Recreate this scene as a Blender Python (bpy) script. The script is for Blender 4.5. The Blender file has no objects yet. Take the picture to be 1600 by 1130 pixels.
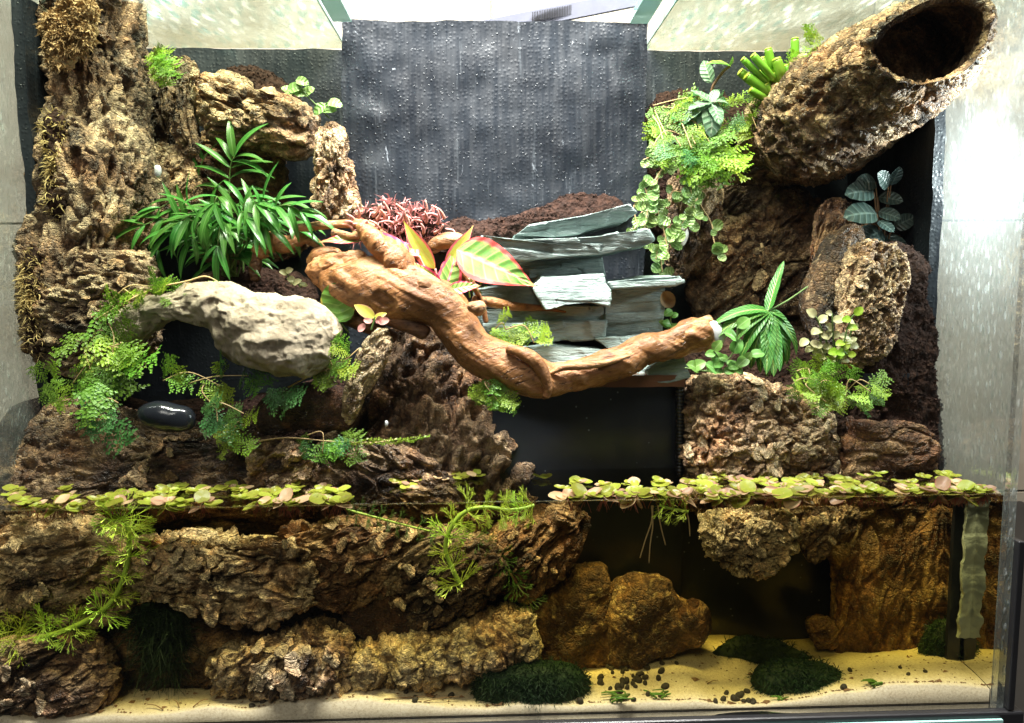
import bpy, math, random
import numpy as np
from mathutils import Vector, Matrix, Euler

# ------------------------------------------------------------------ camera, world, lamps, exposure
SC = bpy.context.scene
COL = SC.collection
FPX = 1155.0                       # focal length in photograph pixels (1600 wide)
cam_d = bpy.data.cameras.new("camera")
cam_d.sensor_width = 36.0
cam_d.lens = 36.0 * FPX / 1600.0
cam_d.clip_start = 0.01
cam_d.clip_end = 50.0
cam = bpy.data.objects.new("camera", cam_d)
COL.objects.link(cam)
CAMLOC = Vector((0.0, -0.57, 0.172))
CROT = (Matrix.Rotation(math.radians(-2.0), 3, 'Z') @ Matrix.Rotation(math.radians(90 - 5.9), 3, 'X')
        @ Matrix.Rotation(math.radians(-0.35), 3, 'Z'))
cam.matrix_world = Matrix.Translation(CAMLOC) @ CROT.to_4x4()
SC.camera = cam

world = bpy.data.worlds.new("World")
SC.world = world
world.use_nodes = True
world.node_tree.nodes["Background"].inputs[0].default_value = (0.93, 0.96, 1.0, 1)
world.node_tree.nodes["Background"].inputs[1].default_value = 0.045

def area_lamp(name, loc, target, sx, sy, watts, color=(1, 1, 1)):
    d = bpy.data.lights.new(name, 'AREA')
    d.shape = 'RECTANGLE'; d.size = sx; d.size_y = sy; d.energy = watts; d.color = color
    o = bpy.data.objects.new(name, d); COL.objects.link(o)
    o.location = loc
    o.rotation_euler = (Vector(target) - Vector(loc)).to_track_quat('-Z', 'Y').to_euler()
    return o
# the aquarium LED bar over the lids, an unseen front-fill lamp behind the photographer standing for room light, a lamp outside the tank beyond its right pane
area_lamp("led_bar_lamp", (0.0, -0.10, 1.05), (0.0, 0.13, 0.0), 0.90, 0.18, 88.0, (1.0, 0.97, 0.92))
area_lamp("room_fill_lamp", (-0.5, -1.6, 1.5), (0.0, 0.1, 0.1), 0.7, 0.7, 10.5, (1.0, 0.94, 0.86))
area_lamp("side_lamp", (0.51, 0.045, 0.285), (0.41, 0.045, 0.275), 0.05, 0.05, 1.7, (0.95, 0.98, 1.0))

SC.view_settings.view_transform = 'Standard'
SC.view_settings.look = 'None'
SC.view_settings.gamma = 1.0
SC.view_settings.exposure = 0.18
SC.view_settings.use_curve_mapping = False
SC.render.engine = 'CYCLES'
SC.cycles.transparent_max_bounces = 24
SC.cycles.max_bounces = 8
SC.cycles.diffuse_bounces = 3
SC.cycles.glossy_bounces = 3
SC.cycles.transmission_bounces = 4
SC.cycles.use_denoising = True
SC.cycles.caustics_reflective = False
SC.cycles.caustics_refractive = False

R = random.Random(11)

# ------------------------------------------------------------------ small maths
def P(px, py, Y):
    """world point at depth Y (metres behind the front pane) seen at a photograph pixel"""
    d = CROT @ Vector(((px - 800) / FPX, -(py - 565) / FPX, -1))
    t = (Y - CAMLOC.y) / d.y
    return CAMLOC + d * t
def W(px, py, z=0.0):
    """world point at height z seen at a photograph pixel"""
    d = CROT @ Vector(((px - 800) / FPX, -(py - 565) / FPX, -1))
    t = (z - CAMLOC.z) / d.z
    return CAMLOC + d * t
def mpp(Y):
    return (Y - CAMLOC.y) / FPX          # metres for one photograph pixel at that depth

XL, XR, YB, ZB, ZT = -0.414, 0.4185, 0.275, -0.178, 0.432   # inside of the tank

def _hash(ix, iy, iz, s):
    n = (ix.astype(np.uint32) * np.uint32(73856093)) ^ (iy.astype(np.uint32) * np.uint32(19349663)) ^ \
        (iz.astype(np.uint32) * np.uint32(83492791)) ^ np.uint32((s * 2654435761 + 97) & 0xffffffff)
    n ^= n >> np.uint32(13); n *= np.uint32(1274126177); n ^= n >> np.uint32(16)
    n *= np.uint32(2246822519); n ^= n >> np.uint32(13)
    return (n & np.uint32(0xffffff)).astype(np.float64) / 16777215.0
def vn(p, s=0):
    i = np.floor(p).astype(np.int64); f = p - i
    u = f * f * f * (f * (f * 6 - 15) + 10)
    r = 0
    for dx in (0, 1):
        wx = u[:, 0] if dx else 1 - u[:, 0]
        for dy in (0, 1):
            wy = u[:, 1] if dy else 1 - u[:, 1]
            for dz in (0, 1):
                wz = u[:, 2] if dz else 1 - u[:, 2]
                r = r + wx * wy * wz * _hash(i[:, 0] + dx, i[:, 1] + dy, i[:, 2] + dz, s)
    return r * 2 - 1
_A = np.array(Euler((0.7, 0.4, 1.1)).to_matrix())
def fbm(p, o=4, s=0, g=0.5):
    r = 0; a = 1.0; q = p
    for k in range(o):
        r = r + a * vn(q + 13.7 * k, s + k); a *= g; q = (q @ _A) * 2.03
    return r
def ridged(p, o=4, s=0):
    r = 0; a = 0.6; q = p
    for k in range(o):
        r = r + a * (1 - 2 * np.abs(vn(q + 7.3 * k, s + k))); a *= 0.5; q = (q @ _A) * 2.1
    return r
def worley(p, s=0, ids=False):
    i = np.floor(p).astype(np.int64); idv = np.zeros(len(p))
    f1 = np.full(len(p), 9.0); f2 = np.full(len(p), 9.0)
    for dx in (-1, 0, 1):
        for dy in (-1, 0, 1):
            for dz in (-1, 0, 1):
                c = i + np.array([dx, dy, dz])
                q = np.stack([c[:, k] + _hash(c[:, 0], c[:, 1], c[:, 2], s + 31 * k) for k in range(3)], 1)
                d = np.sqrt(((q - p) ** 2).sum(1))
                if ids: idv = np.where(d < f1, _hash(c[:, 0], c[:, 1], c[:, 2], s + 555), idv)
                n1 = np.minimum(f1, d); f2 = np.minimum(np.maximum(f1, d), f2); f1 = n1
    return (f1, f2, idv) if ids else (f1, f2)
def warp(p, amt, f, s):
    return p + amt * np.stack([vn(p * f + 3.1, s), vn(p * f + 17.9, s + 1), vn(p * f + 41.3, s + 2)], 1)
def sst(x, a, b):
    t = np.clip((x - a) / (b - a), 0, 1); return t * t * (3 - 2 * t)
def terr(t, k):
    t = t * k; fl = np.floor(t); return (fl + sst(t - fl, 0.62, 0.95)) / k

# height fields; q is a position in units of the surface's plate size, first axis along the grain
TONE = [None]           # tone of each flake, kept for the material
def h_bark(q, s):
    q = q * .88
    w = warp(warp(q, 0.30, .9, s), .22, 3.1, s + 60)
    f1, f2, i1 = worley(w * 0.75, s + 4, True)
    g1, g2, i2 = worley(w * np.array([1.5, 2.0, 2.0]) + 5.5, s + 14, True)
    crack = sst(f2 - f1, 0.02, 0.20); crack2 = sst(g2 - g1, 0.0, 0.16)
    base = fbm(w * 0.4, 2, s + 5)
    ter = terr(fbm(w * 1.1, 3, s + 9), 4.0)
    pits = sst(vn(q * 1.7, s + 21), 0.40, 0.72)
    fine = ridged(q * 3.3, 3, s + 15)
    pit2 = sst(vn(q * 3.4 + 9, s + 31), .30, .62)
    rr = ridged(q * np.array([.7, .9, .9]), 4, s + 44)
    dep = sst(vn(q * .33, s + 51), -.5, .6)                    # some stretches are weathered smooth, others torn
    hh = 0.55 * base + dep * (.55 * (i1 - .5) * crack + .40 * (i2 - .5) * crack2 + 0.36 * ter) + 0.85 * (crack - 1) * (.45 + .55 * dep) + .30 * (crack2 - 1) - 0.62 * pits - .36 * pit2 + .13 * rr + 0.16 * fine
    TONE[0] = np.clip(.5 * _re(i1) + .5 * _re(i2) + .10 * fine, 0, 1)
    return hh
def _re(i): return (i * 917.31) % 1.0
def h_ring(q, s):       # bark with ledges across the trunk
    w = warp(q, 0.5, 0.8, s)
    led = terr(fbm(w * np.array([1, .28, 1.0]), 3, s), 6.0)
    f1, f2, i1 = worley(w * np.array([.75, .6, 1.1]), s + 4, True)
    g1, g2, i2 = worley(w * np.array([1.3, 1.5, 2.6]), s + 9, True)
    cr = sst(f2 - f1, 0, .18)
    TONE[0] = np.clip(.5 * _re(i1) + .5 * _re(i2), 0, 1)
    return 0.72 * led + 0.62 * (cr - 1) + .35 * (i1 - .5) * cr + .32 * (i2 - .5) + 0.3 * fbm(q * .5, 2, s + 8) + 0.2 * ridged(q * 3.2, 3, s + 2) - 0.35 * sst(vn(q * 1.9, s + 3), .4, .7)
def h_trunk(q, s):      # thin broken ledges over flaky bark
    w = warp(warp(q, 0.6, 0.7, s), .2, 2.5, s + 7)
    led = terr(fbm(w * np.array([.7, .5, 1.5]), 3, s), 4.0)
    b = h_bark(q * np.array([.85, .8, 1.1]), s + 40)
    msk = sst(vn(q * .45, s + 3), -.45, .25)
    return .24 * led * msk + .92 * b
def h_smooth(q, s):     # the inner side of bark, wrinkled
    return 0.5 * fbm(q * .6, 3, s) + 0.18 * ridged(q * 2.2, 3, s + 4) + 0.2 * terr(fbm(q, 2, s + 7), 3)
def h_rock(q, s):
    f1, f2 = worley(warp(q, .3, 1.2, s) * .9, s)
    return 0.75 * fbm(q * .5, 3, s + 2) + 0.42 * ridged(q * 1.1, 5, s + 3) - 0.22 * sst(vn(q * 1.7, s + 9), .25, .65) - .2 * sst(vn(q * 4.1, s + 19), .3, .6) + 0.2 * f1
def h_dragon(q, s):
    w = warp(q, .35, 1.0, s)
    f1, f2 = worley(w * .8, s)
    g1, g2 = worley(w * 2.0, s + 5)
    return 0.8 * (0.7 - f1) + 0.5 * fbm(q * .5, 2, s + 2) + 0.25 * (.5 - g1) + .1 * ridged(q * 4, 2, s)
def h_slate(q, s):      # split layers: each sheet ends on its own ragged line
    w = warp(q, .5, .5, s)
    lay = np.floor(q[:, 2] * 1.9 + .8 * vn(w * np.array([.35, .35, .2]), s))
    edge = _hash(lay.astype(np.int64), lay.astype(np.int64) * 3, lay.astype(np.int64) * 7, s) - .5
    f1, f2, i1 = worley(np.stack([w[:, 0] * .55, w[:, 1] * .55, lay * 1.7], 1), s + 3, True)
    return 0.42 * edge + .42 * (i1 - .5) + 0.30 * fbm(q * .5, 3, s + 3) + 0.10 * ridged(q * np.array([1.2, 1.2, 3]), 3, s + 5)
def h_soil(q, s):
    f1, f2 = worley(q * 2.2, s); g1, g2 = worley(q * 5.1, s + 3)
    return 0.6 * fbm(q * .6, 3, s) + 0.5 * (.6 - f1) + .3 * (.6 - g1) + .2 * ridged(q * 4, 2, s + 1)
def h_wood(q, s):
    return 0.6 * fbm(q * np.array([.35, .8, .8]), 3, s) + 0.10 * ridged(q * np.array([.4, 3.2, 3.2]), 3, s + 3) - 0.5 * sst(vn(q * np.array([.8, 1.3, 1.3]), s + 6), .62, .9)
def h_burl(q, s):
    f1, f2 = worley(warp(q, .3, 1, s) * 1.3, s)
    return 0.7 * (.6 - f1) + .3 * fbm(q, 3, s) + .15 * ridged(q * 3, 3, s)
def h_none(q, s):
    return 0.4 * fbm(q * .4, 2, s)

def grain(co, ang, tilt=0.0, st=2.3):
    """rotate so axis 0 runs along the grain (angle in the x-z plane, degrees) and stretch it"""
    a = math.radians(ang)
    ex = np.array([math.cos(a), 0, math.sin(a)]); ez = np.array([-math.sin(a), 0, math.cos(a)])
    return np.stack([co @ ex / st, co[:, 1], co @ ez], 1)

def normals(co, quads):
    n = np.zeros_like(co)
    a = co[quads[:, 2]] - co[quads[:, 0]]; b = co[quads[:, 3]] - co[quads[:, 1]]
    fn = np.cross(a, b)
    for k in range(4):
        np.add.at(n, quads[:, k], fn)
    return n / (np.linalg.norm(n, axis=1, keepdims=True) + 1e-12)

# ------------------------------------------------------------------ objects
def meta(o, label=None, cat=None, group=None, kind=None):
    if label: o["label"] = label
    if cat: o["category"] = cat
    if group: o["group"] = group
    if kind: o["kind"] = kind
    return o
def empty(name, loc, label=None, cat=None, group=None):
    o = bpy.data.objects.new(name, None); COL.objects.link(o)
    o.location = loc; o.empty_display_size = 0.01
    return meta(o, label, cat, group)
def mesh_np(name, co, faces, smooth=True, uv=None):
    me = bpy.data.meshes.new(name)
    if isinstance(faces, np.ndarray):
        n, k = faces.shape
        me.vertices.add(len(co)); me.vertices.foreach_set("co", np.asarray(co, dtype=np.float32).ravel())
        me.loops.add(n * k); me.loops.foreach_set("vertex_index", faces.astype(np.int32).ravel())
        me.polygons.add(n); me.polygons.foreach_set("loop_start", np.arange(0, n * k, k, dtype=np.int32))
        me.update(calc_edges=True)
    else:
        me.from_pydata([tuple(map(float, c)) for c in co], [], [tuple(map(int, f)) for f in faces])
    if uv is not None:
        l = me.uv_layers.new(name="UVMap")
        vi = np.zeros(len(me.loops), dtype=np.int32); me.loops.foreach_get("vertex_index", vi)
        l.data.foreach_set("uv", np.asarray(uv, dtype=np.float32)[vi].ravel())
    if smooth:
        me.polygons.foreach_set("use_smooth", np.ones(len(me.polygons), dtype=bool))
    me.validate(); me.update()
    return me
def mk(name, co, faces, mat, parent=None, origin=None, smooth=True, uv=None):
    """one mesh object from world coordinates; as a part it hangs from parent, else its origin is its base"""
    co = np.asarray(co, dtype=np.float64)
    if parent is not None:
        org = world_loc(parent)
    elif origin is not None:
        org = np.array(origin)
    else:
        org = np.array([co[:, 0].mean(), co[:, 1].mean(), co[:, 2].min()])
    me = mesh_np(name, co - org, faces, smooth, uv)
    o = bpy.data.objects.new(name, me); COL.objects.link(o)
    me.materials.append(mat)
    if parent is not None:
        o.parent = parent
    else:
        o.location = org
    return o
def world_loc(o):
    v = Vector((0, 0, 0))
    while o is not None:
        v = v + o.location; o = o.parent
    return np.array(v)
def inst(mesh, name, parent, M):
    """a part that shares a mesh, placed by a world matrix under an unrotated parent"""
    o = bpy.data.objects.new(name, mesh); COL.objects.link(o)
    o.parent = parent
    o.matrix_local = Matrix.Translation(-Vector(world_loc(parent))) @ M
    return o
def look(pos, d, up, sx=1.0, sy=1.0, sz=1.0):
    y = Vector(d).normalized(); x = y.cross(Vector(up))
    if x.length < 1e-4: x = y.cross(Vector((1, 0.1, 0)))
    x.normalize(); z = x.cross(y)
    M = Matrix((x * sx, y * sy, z * sz)).transposed().to_4x4()
    M.translation = Vector(pos)
    return M

def spline(pts, n, closed=False):
    p = np.asarray(pts, dtype=np.float64); m = len(p)
    if closed:
        t = np.linspace(0, m, n, endpoint=False)
    else:
        t = np.linspace(0, m - 1, n)
    i = np.floor(t).astype(int); 
    if not closed: i = np.minimum(i, m - 2)
    f = (t - i)[:, None]
    g = (lambda k: p[k % m]) if closed else (lambda k: p[np.clip(k, 0, m - 1)])
    a, b, c, d = g(i - 1), g(i), g(i + 1), g(i + 2)
    return 0.5 * (2 * b + (c - a) * f + (2 * a - 5 * b + 4 * c - d) * f ** 2 + (3 * b - a - 3 * c + d) * f ** 3)

def set_tone(me, tone):
    if tone is not None:
        at = me.attributes.new('tone', 'FLOAT', 'POINT'); at.data.foreach_set('value', tone.astype(np.float32)[:len(me.vertices)])
SEED = [100]
def pillow_co(outline, Y, tf, tb, N, M, e, lean, round_=1):
    """closed body with a traced outline, its own thickness in front of and behind the plane Y, leaning back with height"""
    o3 = np.array([P(x, y, Y) for x, y in outline])
    o2 = spline(o3[:, [0, 2]], 400, True)
    seg = np.linalg.norm(np.roll(o2, -1, 0) - o2, axis=1); cum = np.concatenate([[0], np.cumsum(seg)])
    tt = np.linspace(0, cum[-1], N, endpoint=False)
    oc = np.vstack([o2, o2[:1]])
    ox = np.interp(tt, cum, oc[:, 0]); oz = np.interp(tt, cum, oc[:, 1])
    cx, cz = ox.mean(), oz.mean()
    mf = int(M * .72)
    ph = np.concatenate([np.linspace(0.012, math.pi / 2, mf, endpoint=False), np.linspace(math.pi / 2, math.pi - .03, M - mf)])
    s = np.sin(ph) ** e; c = np.cos(ph); c = np.sign(c) * np.abs(c) ** e
    # even ring spacing for boxy bodies
    d = np.where(c > 0, -tf * c, -tb * c)
    X = cx + np.outer(s, ox - cx); Z = cz + np.outer(s, oz - cz)
    Yv = Y + np.repeat(d[:, None], N, 1) + lean * (Z - oz.min())
    co = np.stack([X, Yv, Z], 2).reshape(-1, 3)
    i = np.arange(M - 1)[:, None] * N; j = np.arange(N)[None, :]; j2 = (j + 1) % N
    q = np.stack([i + j, i + j2, i + N + j2, i + N + j], 2).reshape(-1, 4)
    # close the two poles with a vertex each
    co = np.vstack([co, co[:N].mean(0), co[-N:].mean(0)])
    k = np.arange(N); k2 = (k + 1) % N; a, b = len(co) - 2, len(co) - 1
    cap1 = np.stack([np.full(N, a), np.full(N, a), k2, k], 1); cap2 = np.stack([np.full(N, b), np.full(N, b), (M - 1) * N + k, (M - 1) * N + k2], 1)
    return co, q, np.concatenate([cap1[:, 1:], cap2[:, 1:]])
def finish(name, co, q, tri, mat, hf, size, amp, ang, st, parent, seed, flip=True):
    n = normals(co, q)
    nn = n.copy()
    ctr = co.mean(0)
    if ((co - ctr) * n).sum() < 0: n = -n; rev = True
    else: rev = False
    TONE[0] = None; h = hf(grain(co, ang, 0, st) / size, seed); tone = TONE[0]
    co2 = co + n * (h * amp)[:, None]
    if rev:
        q = q[:, ::-1]
    me_co = co2
    faces = q
    org = world_loc(parent) if parent is not None else np.array([co2[:, 0].mean(), co2[:, 1].mean(), co2[:, 2].min()])
    if tri is not None and len(tri):
        # tri caps as degenerate-free triangles: build with mixed faces
        t4 = tri[:, ::-1] if rev else tri
        me = bpy.data.meshes.new(name)
        nq, nt = len(faces), len(t4)
        me.vertices.add(len(me_co)); me.vertices.foreach_set("co", (me_co - org).astype(np.float32).ravel())
        me.loops.add(nq * 4 + nt * 3)
        me.loops.foreach_set("vertex_index", np.concatenate([faces.ravel(), t4.ravel()]).astype(np.int32))
        me.polygons.add(nq + nt)
        me.polygons.foreach_set("loop_start", np.concatenate([np.arange(nq) * 4, nq * 4 + np.arange(nt) * 3]).astype(np.int32))
        me.update(calc_edges=True)
        me.polygons.foreach_set("use_smooth", np.ones(nq + nt, dtype=bool))
        me.validate(); me.update()
    else:
        me = mesh_np(name, me_co - org, faces)
    set_tone(me, tone)
    o = bpy.data.objects.new(name, me); COL.objects.link(o); me.materials.append(mat)
    if parent is not None: o.parent = parent
    else: o.location = org
    return o, co2, n
SURF = {}
def slab_co(outline, Y, tf, tb, N, lean, rings=34, side=22):
    """flat-faced block with straight traced edges: front face, squared sides, back face"""
    o2 = np.array([P(x, y, Y) for x, y in outline])[:, [0, 2]]
    oc = np.vstack([o2, o2[:1]]); seg = np.linalg.norm(np.diff(oc, axis=0), axis=1); cum = np.concatenate([[0], np.cumsum(seg)])
    tt = np.linspace(0, cum[-1], N, endpoint=False)
    ox = np.interp(tt, cum, oc[:, 0]); oz = np.interp(tt, cum, oc[:, 1])
    cx, cz = ox.mean(), oz.mean()
    s = np.concatenate([np.linspace(.01, .985, rings), np.full(side, 1.0), np.linspace(.985, .02, 8)])
    d = np.concatenate([np.full(rings, -tf), np.linspace(-tf * .97, tb * .97, side), np.full(8, tb)])
    X = cx + np.outer(s, ox - cx); Z = cz + np.outer(s, oz - cz)
    Yv = Y + np.repeat(d[:, None], N, 1) + lean * (Z - oz.min())
    M_ = len(s); co = np.stack([X, Yv, Z], 2).reshape(-1, 3)
    i = np.arange(M_ - 1)[:, None] * N; j = np.arange(N)[None, :]; j2 = (j + 1) % N
    q = np.stack([i + j, i + j2, i + N + j2, i + N + j], 2).reshape(-1, 4)
    co = np.vstack([co, co[:N].mean(0), co[-N:].mean(0)]); k = np.arange(N); k2 = (k + 1) % N; a, b = len(co) - 2, len(co) - 1
    return co, q, np.concatenate([np.stack([np.full(N, a), k2, k], 1), np.stack([np.full(N, b), (M_ - 1) * N + k, (M_ - 1) * N + k2], 1)])
def pillow(name, outline, Y, tf, tb, mat, hf=None, size=.02, amp=.006, ang=0, st=2.3, N=200, M=90, e=.75, lean=0.0, parent=None, key=None):
    SEED[0] += 17
    if N > 60: N, M = int(N * .83), int(M * .83)
    co, q, tri = pillow_co(outline, Y, tf, tb, N, M, e, lean)
    o, c2, n = finish(name, co, q, tri, mat, hf or h_bark, size, amp, ang, st, parent, SEED[0])
    if key: SURF[key] = (c2, n)
    return o
def tube_co(path, radii, N, M, oval=1.0, ends=True):
    c = spline(path, M); r = spline(np.asarray(radii, dtype=float)[:, None], M)[:, 0]
    t = np.gradient(c, axis=0); t /= np.linalg.norm(t, axis=1, keepdims=True)
    u = np.cross(t[0], [0.13, 1, 0.2]); u /= np.linalg.norm(u)
    U = []
    for k in range(M):
        u = u - t[k] * (u @ t[k]); u /= np.linalg.norm(u); U.append(u)
    U = np.array(U); V = np.cross(t, U)
    if ends:
        L = np.concatenate([[0], np.cumsum(np.linalg.norm(np.diff(c, axis=0), axis=1))])
        e0 = np.clip(L / (r[0] * .5 + 1e-9), 0, 1); e1 = np.clip((L[-1] - L) / (r[-1] * .5 + 1e-9), 0, 1)
        r = r * np.sqrt(np.clip(1 - (1 - e0) ** 2, .02, 1)) * np.sqrt(np.clip(1 - (1 - e1) ** 2, .02, 1))
    a = np.linspace(0, 2 * math.pi, N, endpoint=False)
    co = c[:, None, :] + r[:, None, None] * (np.cos(a)[None, :, None] * U[:, None, :] + oval * np.sin(a)[None, :, None] * V[:, None, :])
    i = np.arange(M - 1)[:, None] * N; j = np.arange(N)[None, :]; j2 = (j + 1) % N
    q = np.stack([i + j, i + j2, i + N + j2, i + N + j], 2).reshape(-1, 4)
    co = np.vstack([co.reshape(-1, 3), c[:1], c[-1:]])
    k = np.arange(N); k2 = (k + 1) % N
    tri = np.concatenate([np.stack([np.full(N, len(co) - 2), k2, k], 1), np.stack([np.full(N, len(co) - 1), (M - 1) * N + k, (M - 1) * N + k2], 1)])
    return co, q, tri
def tube(name, path, radii, mat, hf=None, size=.02, amp=.005, ang=0, st=2.0, N=120, M=140, oval=1.0, parent=None, key=None):
    SEED[0] += 17
    N, M = int(N * .83), int(M * .83)
    co, q, tri = tube_co(path, radii, N, M, oval)
    n = normals(co, q)
    # outward test against the path
    o, c2, n = finish_tube(name, co, q, tri, mat, hf or h_none, size, amp, ang, st, parent, SEED[0], N, M)
    if key: SURF[key] = (c2, n)
    return o
def finish_tube(name, co, q, tri, mat, hf, size, amp, ang, st, parent, seed, N, M):
    n = normals(co, q)
    ring = co[:N * M].reshape(M, N, 3); ctr = ring.mean(1, keepdims=True)
    out = (ring - ctr).reshape(-1, 3)
    rev = (out * n[:N * M]).sum() < 0
    if rev: n = -n
    TONE[0] = None; h = hf(grain(co, ang, 0, st) / size, seed); tone = TONE[0]
    h[-2:] = 0
    rr = np.concatenate([np.linalg.norm(out, axis=1), [0, 0]])
    am = np.minimum(amp, rr * .45)
    co2 = co + n * (h * am)[:, None]
    if rev: q = q[:, ::-1]; tri = tri[:, ::-1]
    org = world_loc(parent) if parent is not None else np.array([co2[:, 0].mean(), co2[:, 1].mean(), co2[:, 2].min()])
    me = bpy.data.meshes.new(name); nq, nt = len(q), len(tri)
    me.vertices.add(len(co2)); me.vertices.foreach_set("co", (co2 - org).astype(np.float32).ravel())
    me.loops.add(nq * 4 + nt * 3); me.loops.foreach_set("vertex_index", np.concatenate([q.ravel(), tri.ravel()]).astype(np.int32))
    me.polygons.add(nq + nt); me.polygons.foreach_set("loop_start", np.concatenate([np.arange(nq) * 4, nq * 4 + np.arange(nt) * 3]).astype(np.int32))
    me.update(calc_edges=True); me.polygons.foreach_set("use_smooth", np.ones(nq + nt, dtype=bool)); me.validate(); me.update()
    set_tone(me, tone)
    o = bpy.data.objects.new(name, me); COL.objects.link(o); me.materials.append(mat)
    if parent is not None: o.parent = parent
    else: o.location = org
    return o, co2, n
def pxpath(pts):
    """[(px, py, Y, radius_px)] -> world path and radii"""
    return [P(a, b, Y) for a, b, Y, r in pts], [r * mpp(Y) for a, b, Y, r in pts]
def stem_co(pts, r0, r1, sides=5, n=None):
    n = n or max(4, len(pts) * 4)
    co, q, tri = tube_co(pts, np.linspace(r0, r1, len(pts)), sides, n, 1.0, False)
    return co, q, tri
class Bag:
    """collects loose geometry that becomes one mesh"""
    def __init__(s): s.v = []; s.f = []; s.n = 0; s.uv = []
    def add(s, co, faces, uv=None):
        s.v.append(np.asarray(co, dtype=float)); s.f += [tuple(int(k) + s.n for k in f) for f in faces]; s.n += len(co)
        s.uv.append(np.zeros((len(co), 2)) + .5 if uv is None else np.asarray(uv))
    def stem(s, pts, r0, r1, sides=4, n=None):
        co, q, tri = stem_co(pts, r0, r1, sides, n); s.add(co, list(q) + list(tri))
    def mesh(s, name, smooth=True):
        return mesh_np(name, np.vstack(s.v), s.f, smooth, np.vstack(s.uv))
    def obj(s, name, mat, parent=None, origin=None, smooth=True):
        return mk(name, np.vstack(s.v), s.f, mat, parent, origin, smooth, np.vstack(s.uv))
def box_co(x0, x1, y0, y1, z0, z1):
    co = [(x, y, z) for x in (x0, x1) for y in (y0, y1) for z in (z0, z1)]
    f = [(0, 1, 3, 2), (4, 6, 7, 5), (0, 4, 5, 1), (2, 3, 7, 6), (0, 2, 6, 4), (1, 5, 7, 3)]
    return co, f
def box(name, x0, x1, y0, y1, z0, z1, mat, parent=None, bevel=0.0):
    co, f = box_co(x0, x1, y0, y1, z0, z1)
    o = mk(name, co, f, mat, parent, smooth=False)
    if bevel:
        b = o.modifiers.new("bevel", 'BEVEL'); b.width = bevel; b.segments = 2
    return o
# ------------------------------------------------------------------ materials
class NT:
    def __init__(s, name):
        s.m = bpy.data.materials.new(name); s.m.use_nodes = True
        s.t = s.m.node_tree; s.t.nodes.clear()
        s.out = s.t.nodes.new('ShaderNodeOutputMaterial')
    def n(s, typ, ins=None, **props):
        nd = s.t.nodes.new('ShaderNode' + typ)
        for k, v in props.items(): setattr(nd, k, v)
        for k, v in (ins or {}).items():
            if isinstance(v, bpy.types.NodeSocket): s.t.links.new(v, nd.inputs[k])
            else:
                if isinstance(v, tuple) and len(v) == 3 and nd.inputs[k].type == 'RGBA': v = v + (1,)
                nd.inputs[k].default_value = v
        return nd
    def coord(s, which='Object', scale=(1, 1, 1), rot=(0, 0, 0)):
        c = s.n('TexCoord').outputs[which]
        return s.n('Mapping', {'Vector': c, 'Scale': scale, 'Rotation': rot}).outputs[0]
    def noise(s, vec, scale, detail=4, rough=.6, dist=0):
        return s.n('TexNoise', {'Vector': vec, 'Scale': scale, 'Detail': detail, 'Roughness': rough, 'Distortion': dist}).outputs['Fac']
    def vor(s, vec, scale, feature='F1', out='Distance', rnd=1.0):
        return s.n('TexVoronoi', {'Vector': vec, 'Scale': scale, 'Randomness': rnd}, feature=feature).outputs[out]
    def ramp(s, fac, stops, interp='LINEAR'):
        r = s.n('ValToRGB', {'Fac': fac}); r.color_ramp.interpolation = interp
        el = r.color_ramp.elements
        while len(el) < len(stops): el.new(.5)
        for e, (p, c) in zip(el, stops):
            e.position = p; e.color = (c + (1,)) if isinstance(c, tuple) else (c, c, c, 1)
        return r.outputs[0]
    def mix(s, f, a, b, blend='MIX'):
        nd = s.n('Mix', data_type='RGBA', blend_type=blend)
        for k, v in ((0, f), (6, a), (7, b)):
            if isinstance(v, bpy.types.NodeSocket): s.t.links.new(v, nd.inputs[k])
            else: nd.inputs[k].default_value = (v + (1,)) if isinstance(v, tuple) else v
        return nd.outputs[2]
    def math(s, op, a, b=0.0, clamp=False):
        nd = s.n('Math', {0: a, 1: b}, operation=op); nd.use_clamp = clamp
        return nd.outputs[0]
    def bump(s, h, strength=.5, dist=.001, normal=None):
        i = {'Height': h, 'Strength': strength, 'Distance': dist}
        if normal: i['Normal'] = normal
        return s.n('Bump', i).outputs[0]
    def prin(s, **k):
        return s.n('BsdfPrincipled', {a.replace('_', ' '): b for a, b in k.items()}).outputs[0]
    def done(s, sh):
        s.t.links.new(sh, s.out.inputs['Surface']); return s.m

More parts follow.
